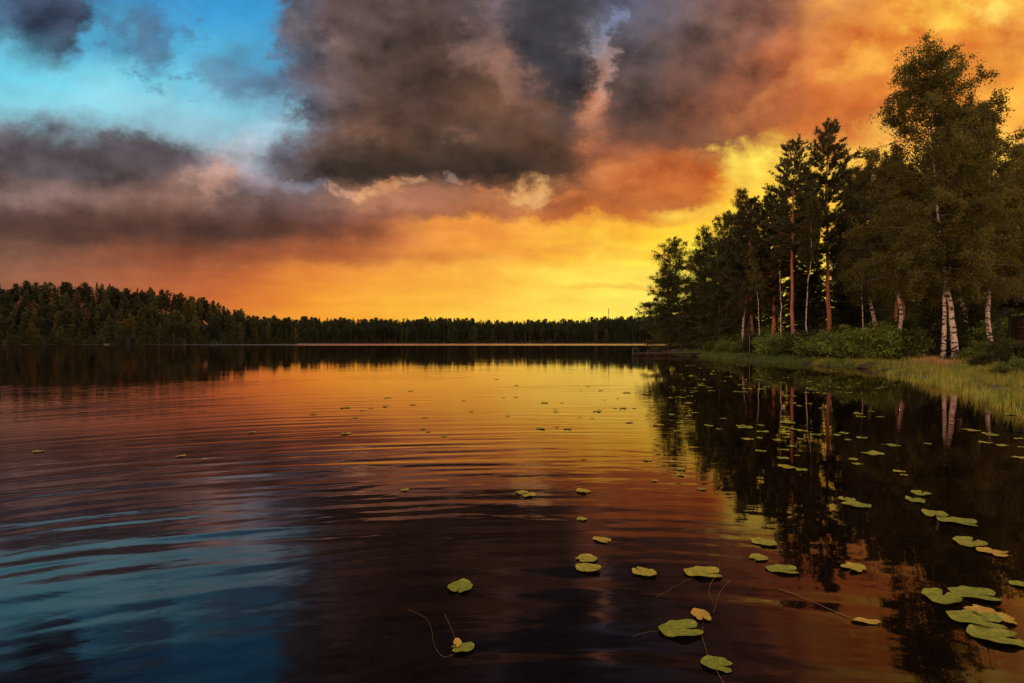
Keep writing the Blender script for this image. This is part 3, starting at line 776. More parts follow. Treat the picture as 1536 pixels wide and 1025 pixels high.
# around the pines
pb[2].place(1208, 69, 300, 'slim birch with a clean white stem between the two tall pines', rz=.9, wide=.8)
pb[2].place(1175, 74, 318, 'slim pale birch stem left of the tall pine trunk', rz=2.9, wide=.9)
pb[2].place(1137, 74, 372, 'short slim birch left of the leaning red pine trunk', rz=5.2, wide=.8)
pb[2].place(1114, 78, 420, 'small leaning birch by the shrubs near the bench', rz=1.2, wide=.9)
pb[2].place(1125, 62, 476, 'small thin birch at the water edge beside the bench', rz=3.3, wide=.6)
pb[2].place(1296, 66, 320, 'forked pale birch behind the shrubs', rz=3.7, wide=.7)
pb[1].place(1312, 78, 226, 'leafy birch right of the tallest pine', rz=.4, wide=1.0)
pb[1].place(1352, 60, 232, 'broad golden green birch hanging left of the tallest birch', rz=1.9, wide=1.05)
pb[0].place(1487, 46, 158, 'white trunked birch behind the young spruce', rz=2.8, wide=1.0)
pb[1].place(1546, 54, 172, 'birch cut by the edge of the picture above the woodshed', rz=5.0, wide=1.1)
pb[1].place(1400, 66, 210, 'birch filling the wood behind the tallest birch', rz=4.0, wide=1.25)
pb[1].place(1450, 70, 205, 'birch deep in the wood behind the white trunks', rz=.7, wide=1.2)
pa[0].place(1300, 92, 262, 'alder behind the slim forked birch', rz=1.3, wide=.9)
rr = random.Random(4)
for i in range(22):
    px = 1060+i*25+rr.uniform(-8, 8); D = rr.uniform(96, 135)
    if px < 1130: D = rr.uniform(112, 125)
    top = float(np.interp(px, [1060, 1110, 1200, 1300, 1400, 1650], [372, 346, 385, 330, 262, 225]))+rr.uniform(0, 34)
    pr = rr.choice([pa[0], pa[1], ps[0], ps[1], pa[1]])
    pr.place(px, D, top, 'tree deep in the dark wood, seen only between those in front', 'trees deep in the wood behind the shore', rr.uniform(0, 6), 1.15)

# ------------------------------------------------------------------ shrubs and undergrowth
def bush_arrays(seed, R0=1.6, H=1.7, leaves=9000, ls=.065):
    rng = np.random.default_rng(seed); br = MB(); C = []
    for i in range(34):
        az = rng.uniform(0, 6.28); el = rng.uniform(.35, 1.5); L = rng.uniform(.65, 1.0)
        d = np.array([math.cos(az)*math.cos(el)*R0, math.sin(az)*math.cos(el)*R0, math.sin(el)*H])*L
        s = np.linspace(0, 1, 6); P = d*s[:, None]; P[:, 2] += .18*H*np.sin(s*3.1); P += np.cumsum(rng.normal(size=(6, 3)), 0)*.05
        P[0] = (rng.normal()*.08, rng.normal()*.08, 0)
        br.tube(P, .022*(1-.85*s), 4, cap=False)
        c = leaves//34; q = resample(P, np.clip(rng.uniform(.3, 1.05, c), 0, 1))+rng.normal(size=(c, 3))*np.array([.2, .2, .15])
        q[:, 2] = np.abs(q[:, 2]); C.append(q)
    return br, rand_leaves(rng, np.concatenate(C), ls, .6, .35)
bush_p = []
for k in range(4):
    br, (V, Q) = bush_arrays(50+k)
    e = empty('bush'); br.build('stems', M_BARK, e); link_mesh('foliage', V, Q, M_SHRUB if k % 2 else M_ALDER, e)
    bush_p.append([e, False])
BUSH = [
 (1068,92,1.6,'low dark bush behind the jetty at the tip of the point'),(1086,84,1.7,'rounded bush left of the plank bench'),(1108,76,1.7,'bush behind the plank bench'),
 (1132,70,1.7,'green bush right of the plank bench'),(1150,66,1.5,'bush at the foot of the leaning red pine'),(1168,64,1.6,'bush left of the tall pine foot'),
 (1190,62,1.5,'bush hiding the foot of the tall slim pine'),(1212,60,1.7,'bush right of the tall slim pine foot'),(1234,58,1.7,'tall bush at the foot of the tallest pine'),
 (1256,56,1.5,'bush behind the small dark bank table'),(1276,54,1.9,'bright green bush above the boulder'),(1296,52,1.7,'bush behind the boulder'),
 (1318,51,2.0,'light green bush right of the boulder'),(1340,50,1.8,'bush left of the orange grass plumes'),(1362,49,1.7,'bush below the conical spruce'),
 (1384,48,1.5,'pale green bush behind the orange grass plumes'),(1404,47,1.5,'bush just left of the white birch trunks'),(1456,47,1.4,'low bush right of the white birch trunks'),
 (1476,46,1.5,'bush behind the young spruce'),(1515,40,1.6,'bush right of the young spruce'),(1535,34,1.5,'bush at the edge of the picture below the woodshed'),
 (1524,29,.85,'low leafy clump in the reeds near the right edge'),(1478,37,.9,'low leafy clump beside the young spruce'),(1456,41,1.0,'low clump in the grass right of the white birch foot')]
rb = random.Random(9)
def place_bush(px, D, h, label, group=None):
    if group is None:
        D = D*(.93 if not 1380 < px < 1460 else 1.04)
        if 1110 < px < 1440: h = h*1.4
    p = rb.choice(bush_p); o = p[0] if not p[1] else copy_tree(p[0]); p[1] = True
    x = at_px(px, D); o.location = (x, D, ground_z(x, D)-.05); o.rotation_euler = (0, 0, rb.uniform(0, 6.28))
    k = h/1.7; w = k*rb.uniform(1.0, 1.35); o.scale = (w, w, k)
    if 'group' in o: del o['group']
    tag(o, label, 'bush', group)
for px, D, h, lab in BUSH: place_bush(px, D, h, lab)
for i in range(44):
    px = 1075+i*11.5+rb.uniform(-5, 5); D = float(np.interp(px, [1075, 1300, 1600], [96, 66, 52]))+rb.uniform(-3, 14)
    place_bush(px, D, rb.uniform(1.8, 3.4), 'undergrowth bush in the shade under the forest edge', 'undergrowth bushes under the trees')

# ------------------------------------------------------------------ grass (stuff)
def blades(name, rng, X, Y, hmin, hmax, w, mat, label, lean=.35, zoff=0):
    n = len(X); Z, d = height(X, Y); Z = np.maximum(Z, -.10)-.03
    h = rng.uniform(hmin, hmax, n)*np.clip(.85+.28*np.sin(X*1.7+1.3*np.sin(Y*1.1))+.25*np.sin(Y*2.3-X*.8), .35, 1.5); az = rng.uniform(0, 6.28, n); l = np.abs(rng.normal(size=n))*lean*h
    dirn = np.stack([np.cos(az), np.sin(az), 0*az], -1); side = np.stack([-np.sin(az), np.cos(az), 0*az], -1)
    P0 = np.stack([X, Y, Z], -1); up = np.array([0, 0, 1.])
    rows = []
    for t in (0, .4, .75, 1.0):
        c = P0+up*(h*(t-.12*t*t*lean*2))[:, None]+dirn*(l*t*t)[:, None]
        ww = w*(1-t)**.6+.0015
        rows.append(c-side*ww/2); rows.append(c+side*ww/2)
    V = np.stack(rows, 1).reshape(-1, 3); b = np.arange(n)[:, None]*8
    Q = np.concatenate([b+np.array([[0, 1, 3, 2]]), b+np.array([[2, 3, 5, 4]]), b+np.array([[4, 5, 7, 6]])])
    o = link_mesh(name, V, Q, mat); tag(o, label, 'grass', kind='stuff'); return o

def shore_points(rng, n, ymin, ymax, dmin, dmax, xspan=(12, 70)):
    X = rng.uniform(*xspan, n*6); Y = rng.uniform(ymin, ymax, n*6); _, d = height(X, Y)
    k = (d > dmin) & (d < dmax); X, Y = X[k][:n], Y[k][:n]; return X, Y
rg = np.random.default_rng(77)
X, Y = shore_points(rg, 50000, 13, 48, -.45, 8.0, (13, 48))
clump = np.sin(X*2.1+Y*.7)+np.sin(Y*2.6-X*1.1)+rg.normal(size=len(X))*.7
k = clump > -.9
blades('reed_grass', rg, X[k], Y[k], .16, .52, .019, M_GRASS, 'tall yellow green sedge grass along the water edge', .3)
X, Y = shore_points(rg, 42000, 40, 95, -.5, 6.0, (20, 50))
blades('bank_grass', rg, X, Y, .2, .5, .022, M_LAWN, 'short bright green grass on the bank below the bushes', .4)
X, Y = shore_points(rg, 26000, 20, 60, 4, 20, (18, 60))
blades('forest_grass', rg, X, Y, .25, .6, .02, M_LAWN, 'green grass and herbs in front of the bushes', .4)
# emergent sedge standing in the water, right
n = 1500; pxs = rg.uniform(1330, 1620, n); off = rg.uniform(0, 1, n)
D = np.interp(pxs, [1330, 1420, 1480, 1536, 1620], [36, 27, 20.5, 17.0, 13])*(1-off*.14); 
blades('water_sedge', rg, (pxs-768)/F*D, D, .3, .75, .010, M_GRASS, 'sparse sedge blades standing in the shallow water', .45)
# plumes
n = 800; c = np.array([at_px(1400, 38.5), 38.5]); XY = c+rg.normal(size=(n, 2))*np.array([.75, .45])
blades('plume_grass', rg, XY[:, 0], XY[:, 1], .5, .85, .022, M_PLUME, 'orange pink flowering grass plumes left of the birch foot', .35)

# ------------------------------------------------------------------ boulder
def boulder(px, py, w, label):
    x, y = at_water(px, py, .1); s = w/F*y/2
    rng = np.random.default_rng(3); import bmesh
    bm = bmesh.new(); bmesh.ops.create_icosphere(bm, subdivisions=4, radius=1)
    for v in bm.verts:
        c = v.co; k = 1+.16*math.sin(c.x*3.1+1)*math.cos(c.y*2.7)+.07*math.sin(c.z*7+c.x*5)+.03*math.sin(c.x*13+c.y*11)
        v.co = c*k
    me = bpy.data.meshes.new('boulder'); bm.to_mesh(me); bm.free()
    me.polygons.foreach_set('use_smooth', np.ones(len(me.polygons), bool))
    me.materials.append(simple_mat('mossy_rock', [(.020, .016, .012), (.05, .036, .024), (.045, .05, .018)], 4, rough=.9, bump=.8))
    o = bpy.data.objects.new('boulder', me); COL.objects.link(o); o.location = (x, y, .1); o.scale = (s, s*.8, s*.36)
    tag(o, label, 'boulder')
boulder(1303, 551, 32, 'rounded mossy boulder at the edge of the bank grass')

# ------------------------------------------------------------------ jetty, bench, woodshed
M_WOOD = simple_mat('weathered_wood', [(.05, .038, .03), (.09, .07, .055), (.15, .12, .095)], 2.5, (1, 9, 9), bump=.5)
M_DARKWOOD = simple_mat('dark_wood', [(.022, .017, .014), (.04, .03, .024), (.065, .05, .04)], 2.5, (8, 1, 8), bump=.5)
M_METAL = simple_mat('galvanised_metal', [(.07, .065, .06), (.12, .115, .11)], 8, rough=.45, bump=.05)
def jetty():
    D = 80.0; x0, x1 = at_px(951, D), at_px(1078, D)
    e = empty('jetty', (x0, D, 0), R(-2))
    L = x1-x0; d = MB(); n = int(L/.16); rng = random.Random(2)
    for i in range(n): d.box((i*.16+.08, 0, .40+rng.uniform(-.006, .006)), (.145, 1.6, .04))
    d.build('deck', M_WOOD, e)
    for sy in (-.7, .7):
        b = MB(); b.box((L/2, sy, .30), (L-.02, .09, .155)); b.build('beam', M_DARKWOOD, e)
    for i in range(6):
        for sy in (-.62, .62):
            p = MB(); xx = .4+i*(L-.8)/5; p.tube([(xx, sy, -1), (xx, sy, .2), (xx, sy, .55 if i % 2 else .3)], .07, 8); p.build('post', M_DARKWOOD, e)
    lad = empty('ladder', (0, 0, 0)); lad.parent = e
    for sy in (-.3, .3):
        r_ = MB(); r_.tube([(.55, sy, .42), (.55, sy, .92), (.45, sy, 1.05), (.2, sy, 1.1), (-.08, sy, 1.02), (-.16, sy, .85), (-.16, sy, -.6)], .022, 8)
        r_.build('handrail', M_METAL, lad, True)
    for k in range(3):
        r_ = MB(); r_.box((-.16, 0, .1-.25*k+.15), (.06, .6, .03)); r_.build('rung', M_METAL, lad)
    tag(e, 'long low dark wooden jetty reaching from the point into the lake', 'jetty')
jetty()
def bench(px, D, w, h, depth, label, name='bench', z=None, rz=0.0, mat=None, cat='bench'):
    x = at_px(px, D); zz = ground_z(x, D) if z is None else z
    e = empty(name, (x, D, max(zz, 0 if z is None else z)), rz); mat = mat or M_WOOD
    s = MB()
    for k in range(3): s.box((0, (k-1)*depth/3, h), (w, depth/3-.015, .05))
    s.build('seat' if cat == 'bench' else 'table_top', mat, e)
    for sx in (-1, 1):
        l = MB(); l.box((sx*(w/2-.14), 0, h/2-.07), (.08, depth*.85, h+.085)); l.build('leg', mat, e)
    tag(e, label, cat); return e
bench(1115, 61, 1.55, .42, .5, 'low plank bench at the water edge under the thin birch', mat=M_WOOD)
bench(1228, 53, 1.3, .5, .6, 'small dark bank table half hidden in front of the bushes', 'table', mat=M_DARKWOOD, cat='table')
def small_dock(px, D, w, label, h=.55):
    x = at_px(px, D); e = empty('landing_stage', (x, D, 0), R(4))
    d = MB(); n = int(w/.15)
    for i in range(n): d.box((-w/2+i*.15+.07, 0, h), (.135, 1.2, .05))
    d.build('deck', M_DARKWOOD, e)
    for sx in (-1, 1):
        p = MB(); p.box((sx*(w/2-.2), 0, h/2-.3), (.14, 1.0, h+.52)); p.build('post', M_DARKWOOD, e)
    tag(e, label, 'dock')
small_dock(976, 98, 1.4, 'small dark stage in the water just behind the jetty end', .62)
small_dock(993, 112, 2.6, 'flat dark stage beside the tip of the point, behind the smaller stage', .8)

def woodshed():
    D = 47.0; x = at_px(1574, D); z = ground_z(x, D)
    e = empty('woodshed', (x, D, z), R(-8))
    def zz(py): return (512.5-py)/F*D+CAMH-z
    w, dp = 5.0, 2.6
    for sx in (-1, 1):
        for sy in (-1, 1):
            p = MB(); p.box((sx*(w/2-.3), sy*(dp/2-.2), zz(468)/2), (.14, .14, zz(468))); p.build('post', M_DARKWOOD, e)
    for s, name in ((-1, 'roof'), (1, 'roof')):
        r_ = MB(); r_.box((0, s*dp*.30, zz(452)), (w+.6, dp*.72, .09), tilt=s*-.42); r_.build(name, M_DARKWOOD, e)
    lo = MB(); lo.box((-.9, -dp/2-.7, zz(468)), (w-1.0, 1.5, .07), tilt=.28); lo.build('porch_roof', M_DARKWOOD, e)
    b = MB(); b.box((0, dp/2-.1, zz(480)/2+.1), (w-.5, .08, zz(470))); b.build('back_wall', M_DARKWOOD, e)
    tag(e, 'dark open woodshed with a low tarred roof behind the birches', 'shed')
    rng = np.random.default_rng(8)
    logs = MB(); H = zz(476)
    cols = int((w-.9)/.21); rows = int(H/.19)
    for i in range(cols):
        for j in range(rows):
            cx = -w/2+.5+i*.21+(.1 if j % 2 else 0); r_ = rng.uniform(.085, .105)
            logs.tube([(cx, -dp/2+.25+rng.uniform(-.04, .04), .1+j*.19), (cx, dp/2-.7, .1+j*.19)], r_, 7)
    cz, sz = math.cos(R(-8)), math.sin(R(-8))
    o = logs.build('firewood', simple_mat('split_logs', [(.05, .022, .016), (.12, .05, .03), (.20, .11, .07)], 6, bump=.4)); o.location = (x, D, z); o.rotation_euler = (0, 0, R(-8))
    tag(o, 'reddish split firewood stacked under the woodshed roof', 'firewood', kind='stuff')
woodshed()

# ------------------------------------------------------------------ lily pads
def pad_material():
    m, g, out = new_mat('lily_pad')
    tc = g.n.new('ShaderNodeTexCoord'); oi = g.n.new('ShaderNodeObjectInfo'); o = tc.outputs['Object']
    at = g.n.new('ShaderNodeAttribute'); at.attribute_type = 'OBJECT'; at.attribute_name = 'age'
    x, y, z = g.sep(o)[:3]
    off = g.vmath('ADD', o, g.comb(g.math('MULTIPLY', oi.outputs['Random'], 37.0), 0, 0))
    n = g.noise(off, 3.2, 4, .6); n2 = g.noise(off, 14, 4, .65)
    age = g.math('ADD', at.outputs['Fac'], g.math('MULTIPLY', g.math('SUBTRACT', n, .5), 1.5))
    c = g.ramp(age, [(.0, (.11, .17, .014)), (.3, (.22, .24, .02)), (.55, (.38, .30, .03)), (.8, (.50, .27, .04)), (1.0, (.30, .13, .04))])
    # veins fanning from the notch
    th = g.math('ARCTAN2', g.math('ADD', x, .12), y)
    v = g.math('ABSOLUTE', g.math('SINE', g.math('MULTIPLY', th, 11.0)))
    c = g.mix(g.mapr(v, .0, .10, .14, 0), c, (.20, .22, .05))
    c = g.mix(g.mapr(n2, .57, .64, 0, .85), c, (.12, .055, .02))
    b = g.n.new('ShaderNodeBsdfPrincipled'); g.l.new(c, b.inputs['Base Color']); b.inputs['Roughness'].default_value = .5; b.inputs['Specular IOR Level'].default_value = .3
    bp = g.n.new('ShaderNodeBump'); bp.inputs['Strength'].default_value = .15; bp.inputs['Distance'].default_value = .02
    g.l.new(v, bp.inputs['Height']); g.l.new(bp.outputs[0], b.inputs['Normal'])
    g.l.new(b.outputs[0], out.inputs[0]); return m
M_PAD = pad_material()
M_STALK = simple_mat('lily_stalk', [(.10, .055, .025), (.22, .14, .05)], 6, rough=.5, bump=.1)

def pad_mesh(seed, ragged=.05, notch=.34, tip=1.12, bite=0.0):
    """heart-shaped floating leaf of unit radius, notch towards -x"""
    rng = np.random.default_rng(seed); n = 56; m = 7
    th = np.linspace(-math.pi+notch, math.pi-notch, n)
    rad = 1+.05*np.cos(2*th)+ragged*(.5*np.sin(3*th+rng.uniform(0, 6))+.35*np.sin(7*th+rng.uniform(0, 6))+.3*rng.normal(size=n))
    rad *= 1-.25*np.exp(-((np.abs(th)-(math.pi-notch))/.16)**2)
    if bite:
        for _ in range(3):
            a = rng.uniform(-2.5, 2.5); rad *= 1-bite*np.exp(-((th-a)/rng.uniform(.07, .2))**2)
    x = rad*np.cos(th)*tip; y = rad*np.sin(th)*.92
    V = [(-.12, 0, .012)]
    wav = rng.uniform(0, 6, 3)
    for k in range(1, m+1):
        f = k/m
        zz = .012+.045*f**2*(np.sin(2*th+wav[0])+.9*np.sin(5*th+wav[1])*f)+.05*f**6*(1+np.sin(3*th+wav[2]))
        V += list(zip(-.12+f*(x+.12), f*y, np.maximum(zz, .004)))
    T = [(0, 1+i, 2+i) for i in range(n-1)]
    Q = [(1+(k-1)*n+i, 1+k*n+i, 2+k*n+i, 2+(k-1)*n+i) for k in range(1, m) for i in range(n-1)]
    return np.array(V), Q, T
pad_me = []
for k in range(9):
    V, Q, T = pad_mesh(100+k, (.02, .03, .045)[k % 3], (.08, .17, .12)[k % 3], (1.0, 1.15, 1.08)[(k//3) % 3], .26 if k % 3 == 2 else .07)
    o = link_mesh('lily_pad', V, Q, M_PAD, None, T, smooth=True); pad_me.append(o.data); bpy.data.objects.remove(o)
rp = random.Random(12)
def pad(px, py, w, age, label, group=None, rot=None, shape=None, tiltx=0.0, name='lily_pad'):
    x, y = at_water(px, py); r = w/F*y/2
    o = bpy.data.objects.new(name, pad_me[shape if shape is not None else rp.randrange(9)]); COL.objects.link(o)
    o.location = (x, y, .007+rp.uniform(0, .004)+max(0, float(wave_z(np.array([x]), np.array([y]))[0]))); o.scale = (r, r, r); o['age'] = float(age)
    o.rotation_euler = (tiltx, 0, rot if rot is not None else rp.uniform(0, 6.28)); tag(o, label, 'lily pad', group); return o

NEAR = [
 (690,882,42,.15,'round green pad with a notch, alone in the middle foreground',1.4,0),
 (694,974,30,.2,'green pad under the small yellow curled one, lowest in the middle foreground',.3,3),
 (873,780,17,.35,'tiny yellow green pad above the yellow one',None,1),
 (903,811,25,.55,'yellowing small pad between the tiny pad and the stacked pair',None,4),
 (880,840,33,.4,'upper yellow green pad of the overlapping pair',.4,1),
 (883,854,38,.38,'lower yellow green pad of the overlapping pair',2.9,0),
 (966,860,36,.5,'ragged yellow brown pad right of the overlapping pair',5.5,2),
 (1055,861,48,.42,'pad with a long stalk rising beside it in the right foreground',3.0,4),
 (1052,925,32,.72,'small brown and yellow pad above the large green one',1.5,5),
 (1022,947,58,.18,'large green pad with brown spots and a stalk at its tip',3.3,4),
 (1076,999,46,.15,'green pad nearest the bottom of the picture, with a stalk below',2.7,1),
 (607,736,13,.35,'single tiny pad far left of the others in the middle water',None,0),
 (782,740,20,.4,'left piece of a broken pad pair in dark water',None,2),
 (793,744,20,.45,'right piece of a broken pad pair in dark water',None,5),
 (875,738,23,.5,'yellow pad in the dark cloud reflection',None,0),
 (1146,815,36,.35,'green pad at the edge of the tree reflection',None,2),
 (1138,838,28,.35,'narrow pad touching a greener one below the tree reflection edge',.5,1),
 (1174,856,40,.22,'long green pad at the end of a touching pair',2.9,4),
 (1280,853,36,.5,'folded pad with a yellow edge on the reflected treetops',.5,2),
 (1413,897,56,.2,'large notched green pad on the black tree reflection',3.9,1),
 (1462,893,56,.15,'broad green pad right of the large notched one',2.8,4),
 (1470,919,40,.75,'brown pad between the green ones by the right edge',.2,2),
 (1465,932,62,.2,'green pad overlapping the brown one by the right edge',2.7,4),
 (1503,930,38,.62,'yellow ochre pad at the right end of the foreground cluster',1.0,2),
 (1495,957,70,.2,'largest green pad, lowest of the cluster by the right edge',2.9,1),
 (1530,878,26,.22,'pad cut by the right edge of the picture',3.0,1),
 (1382,741,30,.2,'slim pad above another in the black reflection',None,1),
 (1373,751,28,.2,'slim pad just below a similar one in the black reflection',None,4),
 (1402,772,38,.25,'pad left of a slightly larger one in the black reflection',None,1),
 (1437,784,44,.2,'pad right of a slightly smaller one in the black reflection',None,4),
 (1456,815,48,.25,'long green pad touching a brown one near the right edge',None,1),
 (1490,830,38,.7,'brown pad touching the long green one near the right edge',None,2),
 (1270,750,26,.3,'upper pad of a pair between orange glints',None,1),
 (1284,759,34,.2,'lower pad of a pair between orange glints',None,4),
]
for px, py, w, age, lab, rot, sh in NEAR: pad(px, py, w, age, lab, rot=rot, shape=sh)
M_ALL = []
c6 = [(60,105,50),(95,130,60),(125,172,42),(20,180,50),(55,215,40),(45,250,50),(180,227,60),(228,242,36),(240,196,36),(320,228,60),(335,236,80),(405,225,44),(410,253,60),(345,285,66),(400,280,40),(480,290,60),(520,215,90),(510,235,60),(585,250,60),(545,243,50),(640,266,60),(535,316,50),(505,332,50),(560,356,30),(500,367,66),(405,337,60),(515,405,90),(580,418,74),(760,260,60),(730,268,50),(840,280,66),(780,288,44),(885,348,110),(800,373,60),(820,392,56),(1000,425,60),(1020,440,40),(965,312,80),(1310,247,76),(1400,268,80),(1380,262,60),(1370,300,60),(1440,312,70),(1515,283,50),(1510,365,70),(825,175,60),(835,188,50),(918,190,44),(878,165,36),(665,152,34),(530,100,60),(535,130,44),(570,142,40),(610,132,40),(95,185,40),(85,197,30),(265,15,44),(150,28,44),(145,45,40),(185,62,34),(300,80,40),(330,82,40),(345,68,50),(410,70,50),(240,35,40),(620,38,44),(650,52,34),(630,72,44),(600,85,34),(640,85,34),(680,88,34),(700,60,34),(740,62,44),(780,60,34),(735,82,34),(780,85,34),(400,30,44),(330,28,34),(115,65,34),(120,78,34),(70,75,34),(100,100,34),(15,107,34),(150,500,50),(60,415,60),(60,440,50),(575,284,40),(1480,178,60),(1455,135,40),(1500,130,44),(1120,305,40),(470,55,30),(500,42,34),(440,20,30),(20,60,30),(1530,320,44)]
for cx, cy, w in c6: pad(1000+cx*.349, 560+cy*.349, w*.349*.76, rp.uniform(.1, .42), 'small green lily pad floating on the dark tree reflection', 'lily pads on the dark tree reflection')
c4 = [(815,22,24),(885,44,24),(510,64,26),(430,88,30),(420,118,34),(280,123,40),(370,124,24),(340,133,26),(517,112,26),(165,146,30),(315,157,30),(560,158,28),(725,136,26),(840,88,20),(883,86,20),(700,97,20),(555,199,28),(573,207,28),(630,225,34),(280,216,50),(985,106,40),(1047,106,18),(855,152,26),(1023,130,22),(1025,138,22),(1172,136,46),(1265,125,36),(1235,125,20),(1305,125,20),(1350,151,26),(1110,157,24),(1155,161,24),(1285,176,36),(1390,185,44),(970,197,44),(1028,192,24),(1068,198,40),(1140,47,20),(1115,63,18),(1185,62,22),(1275,70,40),(1245,90,16),(1340,75,50),(1200,95,14),(1125,306,30),(1350,310,44),(1375,383,32)]
for cx, cy, w in c4: pad(400+cx*.423, 560+cy*.423, w*.423*.76, rp.uniform(.15, .5), 'small lily pad floating on the open sunset water', 'lily pads scattered on the open water')
for cx, cy, w in [(137,188,34),(655,205,32),(738,217,20),(915,118,26)]: pad(cx*.4145, 600+cy*.4145, w*.4145, .45, 'lone pad floating on the left half of the lake', 'lone pads on the left water')
rnd = random.Random(31)
for i in range(26):
    px = rnd.uniform(1005, 1330); py = rnd.uniform(548, 590)
    pad(px, py, rnd.uniform(7, 14), rnd.uniform(.1, .4), 'small green lily pad floating on the dark tree reflection', 'lily pads on the dark tree reflection')
# curled yellow pad leaning on the green one, fallen leaf
o = pad(686, 972, 15, .62, 'small yellow pad curled up on the lowest green one', rot=1.2, shape=5, tiltx=.5); o.location.z = .035
pad(1300, 934, 38, .68, 'single yellow birch coloured pad floating alone on brown water', rot=2.95, shape=7).scale[1] *= .45

def stalk(pts, r, label, rise=None):
    P = [(*at_water(a, b), .009) for a, b in pts]
    if rise: P = [(p[0], p[1], rise*i/(len(P)-1)+.004) for i, p in enumerate(P)]
    Q = np.array(P)
    for _ in range(3):      # corner cutting
        a = Q[:-1]*.75+Q[1:]*.25; b = Q[:-1]*.25+Q[1:]*.75
        Q = np.vstack([Q[:1], np.stack([a, b], 1).reshape(-1, 3), Q[-1:]])
    mb = MB(); c = Q[0].copy(); mb.tube(Q-c, r*.4, 5); o = mb.build('lily_stalk', M_STALK, None, True); o.location = tuple(c)
    tag(o, label, 'lily stalk')
stalk([(1079, 845), (1078, 860), (1066, 876), (1062, 892), (1071, 908)], .0035, 'thin lily stalk rising beside the pad in the right foreground')
stalk([(1096, 872), (1080, 888), (1074, 908), (1070, 922)], .003, 'curved lily stalk ending at the brown and yellow pad')
stalk([(1054, 943), (1052, 955), (1058, 972), (1062, 988)], .0045, 'lily stalk running from the large green pad to the lowest pad')
stalk([(1073, 1005), (1080, 1018), (1090, 1034)], .0045, 'lily stalk leaving the picture below the lowest pad')
stalk([(688, 972), (678, 948), (667, 923)], .0035, 'pale straight lily stalk above the lowest middle pad')
stalk([(612, 916), (640, 928), (648, 945), (650, 970), (664, 990), (680, 984)], .002, 'faint looping lily stalk left of the lowest middle pad')
stalk([(1040, 868), (1015, 880), (985, 897)], .002, 'faint lily stalk trailing left of the long stalked pad')
stalk([(992, 948), (970, 950), (950, 956)], .002, 'faint lily stalk trailing left from the large green pad')
stalk([(1168, 885), (1200, 895), (1235, 912), (1275, 928)], .006, 'thin dark twig floating left of the lone yellow pad')

# ------------------------------------------------------------------ far shores
def far_mesh(seed, kind, leafm, barkm):
    if kind == 'broad':
        a = broad_arrays(seed, 18, 4.4, .10, 46, 4200, .32, .16, None, 5, 62, .15, 0, 1.5, .4, .35, wood=False)
    elif kind == 'birch':
        a = broad_arrays(seed, 19, 3.6, .16, 42, 3200, .32, .13, None, 15, 66, .15, 0, 1.6, .4, .30, wood=False)
    elif kind == 'pine':
        a = conifer_arrays(seed, 20, 4.2, .28, 'pine', 64, 3, .5, .18, wood=False)
    else:
        a = conifer_arrays(seed, 20, 3.4, .04, 'spruce', 120, 3, .42, .16)
    tr, br, (V, Q) = a
    V_, Q_, T_, mi = merge([(tr.arrays(), 0), (br.arrays(), 0), ((V, Q, None), 1)])
    o = link_mesh('x', V_, Q_, [barkm, leafm], None, T_, mi); me = o.data; bpy.data.objects.remove(o); return me
M_FARBIRCH = simple_mat('mossy_birch_bark', [(.10, .085, .06), (.20, .16, .12)], 2)
FAR = {'aspen_tree': [far_mesh(60, 'broad', M_FAR_GREEN, M_BARK), far_mesh(61, 'broad', M_FAR_GREEN, M_BARK), far_mesh(62, 'broad', M_FAR_GREEN, M_BARK)],
       'birch_tree': [far_mesh(63, 'birch', M_FAR_GREEN, M_FARBIRCH), far_mesh(64, 'birch', M_FAR_GOLD, M_FARBIRCH), far_mesh(65, 'birch', M_FAR_GREEN, M_FARBIRCH)],
       'spruce_tree': [far_mesh(66, 'spruce', M_FAR_CON, M_BARK), far_mesh(67, 'spruce', M_FAR_CON, M_BARK)],
       'pine_tree': [far_mesh(68, 'pine', M_FAR_CON, M_PINEBARK), far_mesh(69, 'pine', M_FAR_CON, M_PINEBARK)]}
HT = {'aspen_tree': 18, 'birch_tree': 19, 'spruce_tree': 20, 'pine_tree': 20}
rf = random.Random(17)
def far_tree(kind, x, y, h, label, group, gold=None):
    me = FAR[kind][gold if gold is not None else rf.randrange(len(FAR[kind]))]
    o = bpy.data.objects.new(kind, me); COL.objects.link(o)
    k = h/HT[kind]; w = k*rf.uniform(.85, 1.25)
    o.location = (x, y, ground_z(x, y)-.2); o.rotation_euler = (rf.gauss(0, .015), rf.gauss(0, .015), rf.uniform(0, 6.28)); o.scale = (w, w, k)
    tag(o, label, 'tree', group)
shoreL = np.array([(-352, 334), (-312, 346), (-270, 354), (-222, 374), (-190, 397), (-162, 430), (-182, 452), (-207, 482)], float)
seg = np.linalg.norm(np.diff(shoreL, axis=0), axis=1); cum = np.concatenate([[0], np.cumsum(seg)])
names = {'aspen_tree': 'leafy aspen', 'birch_tree': 'slender birch', 'spruce_tree': 'pointed dark spruce', 'pine_tree': 'dark pine'}
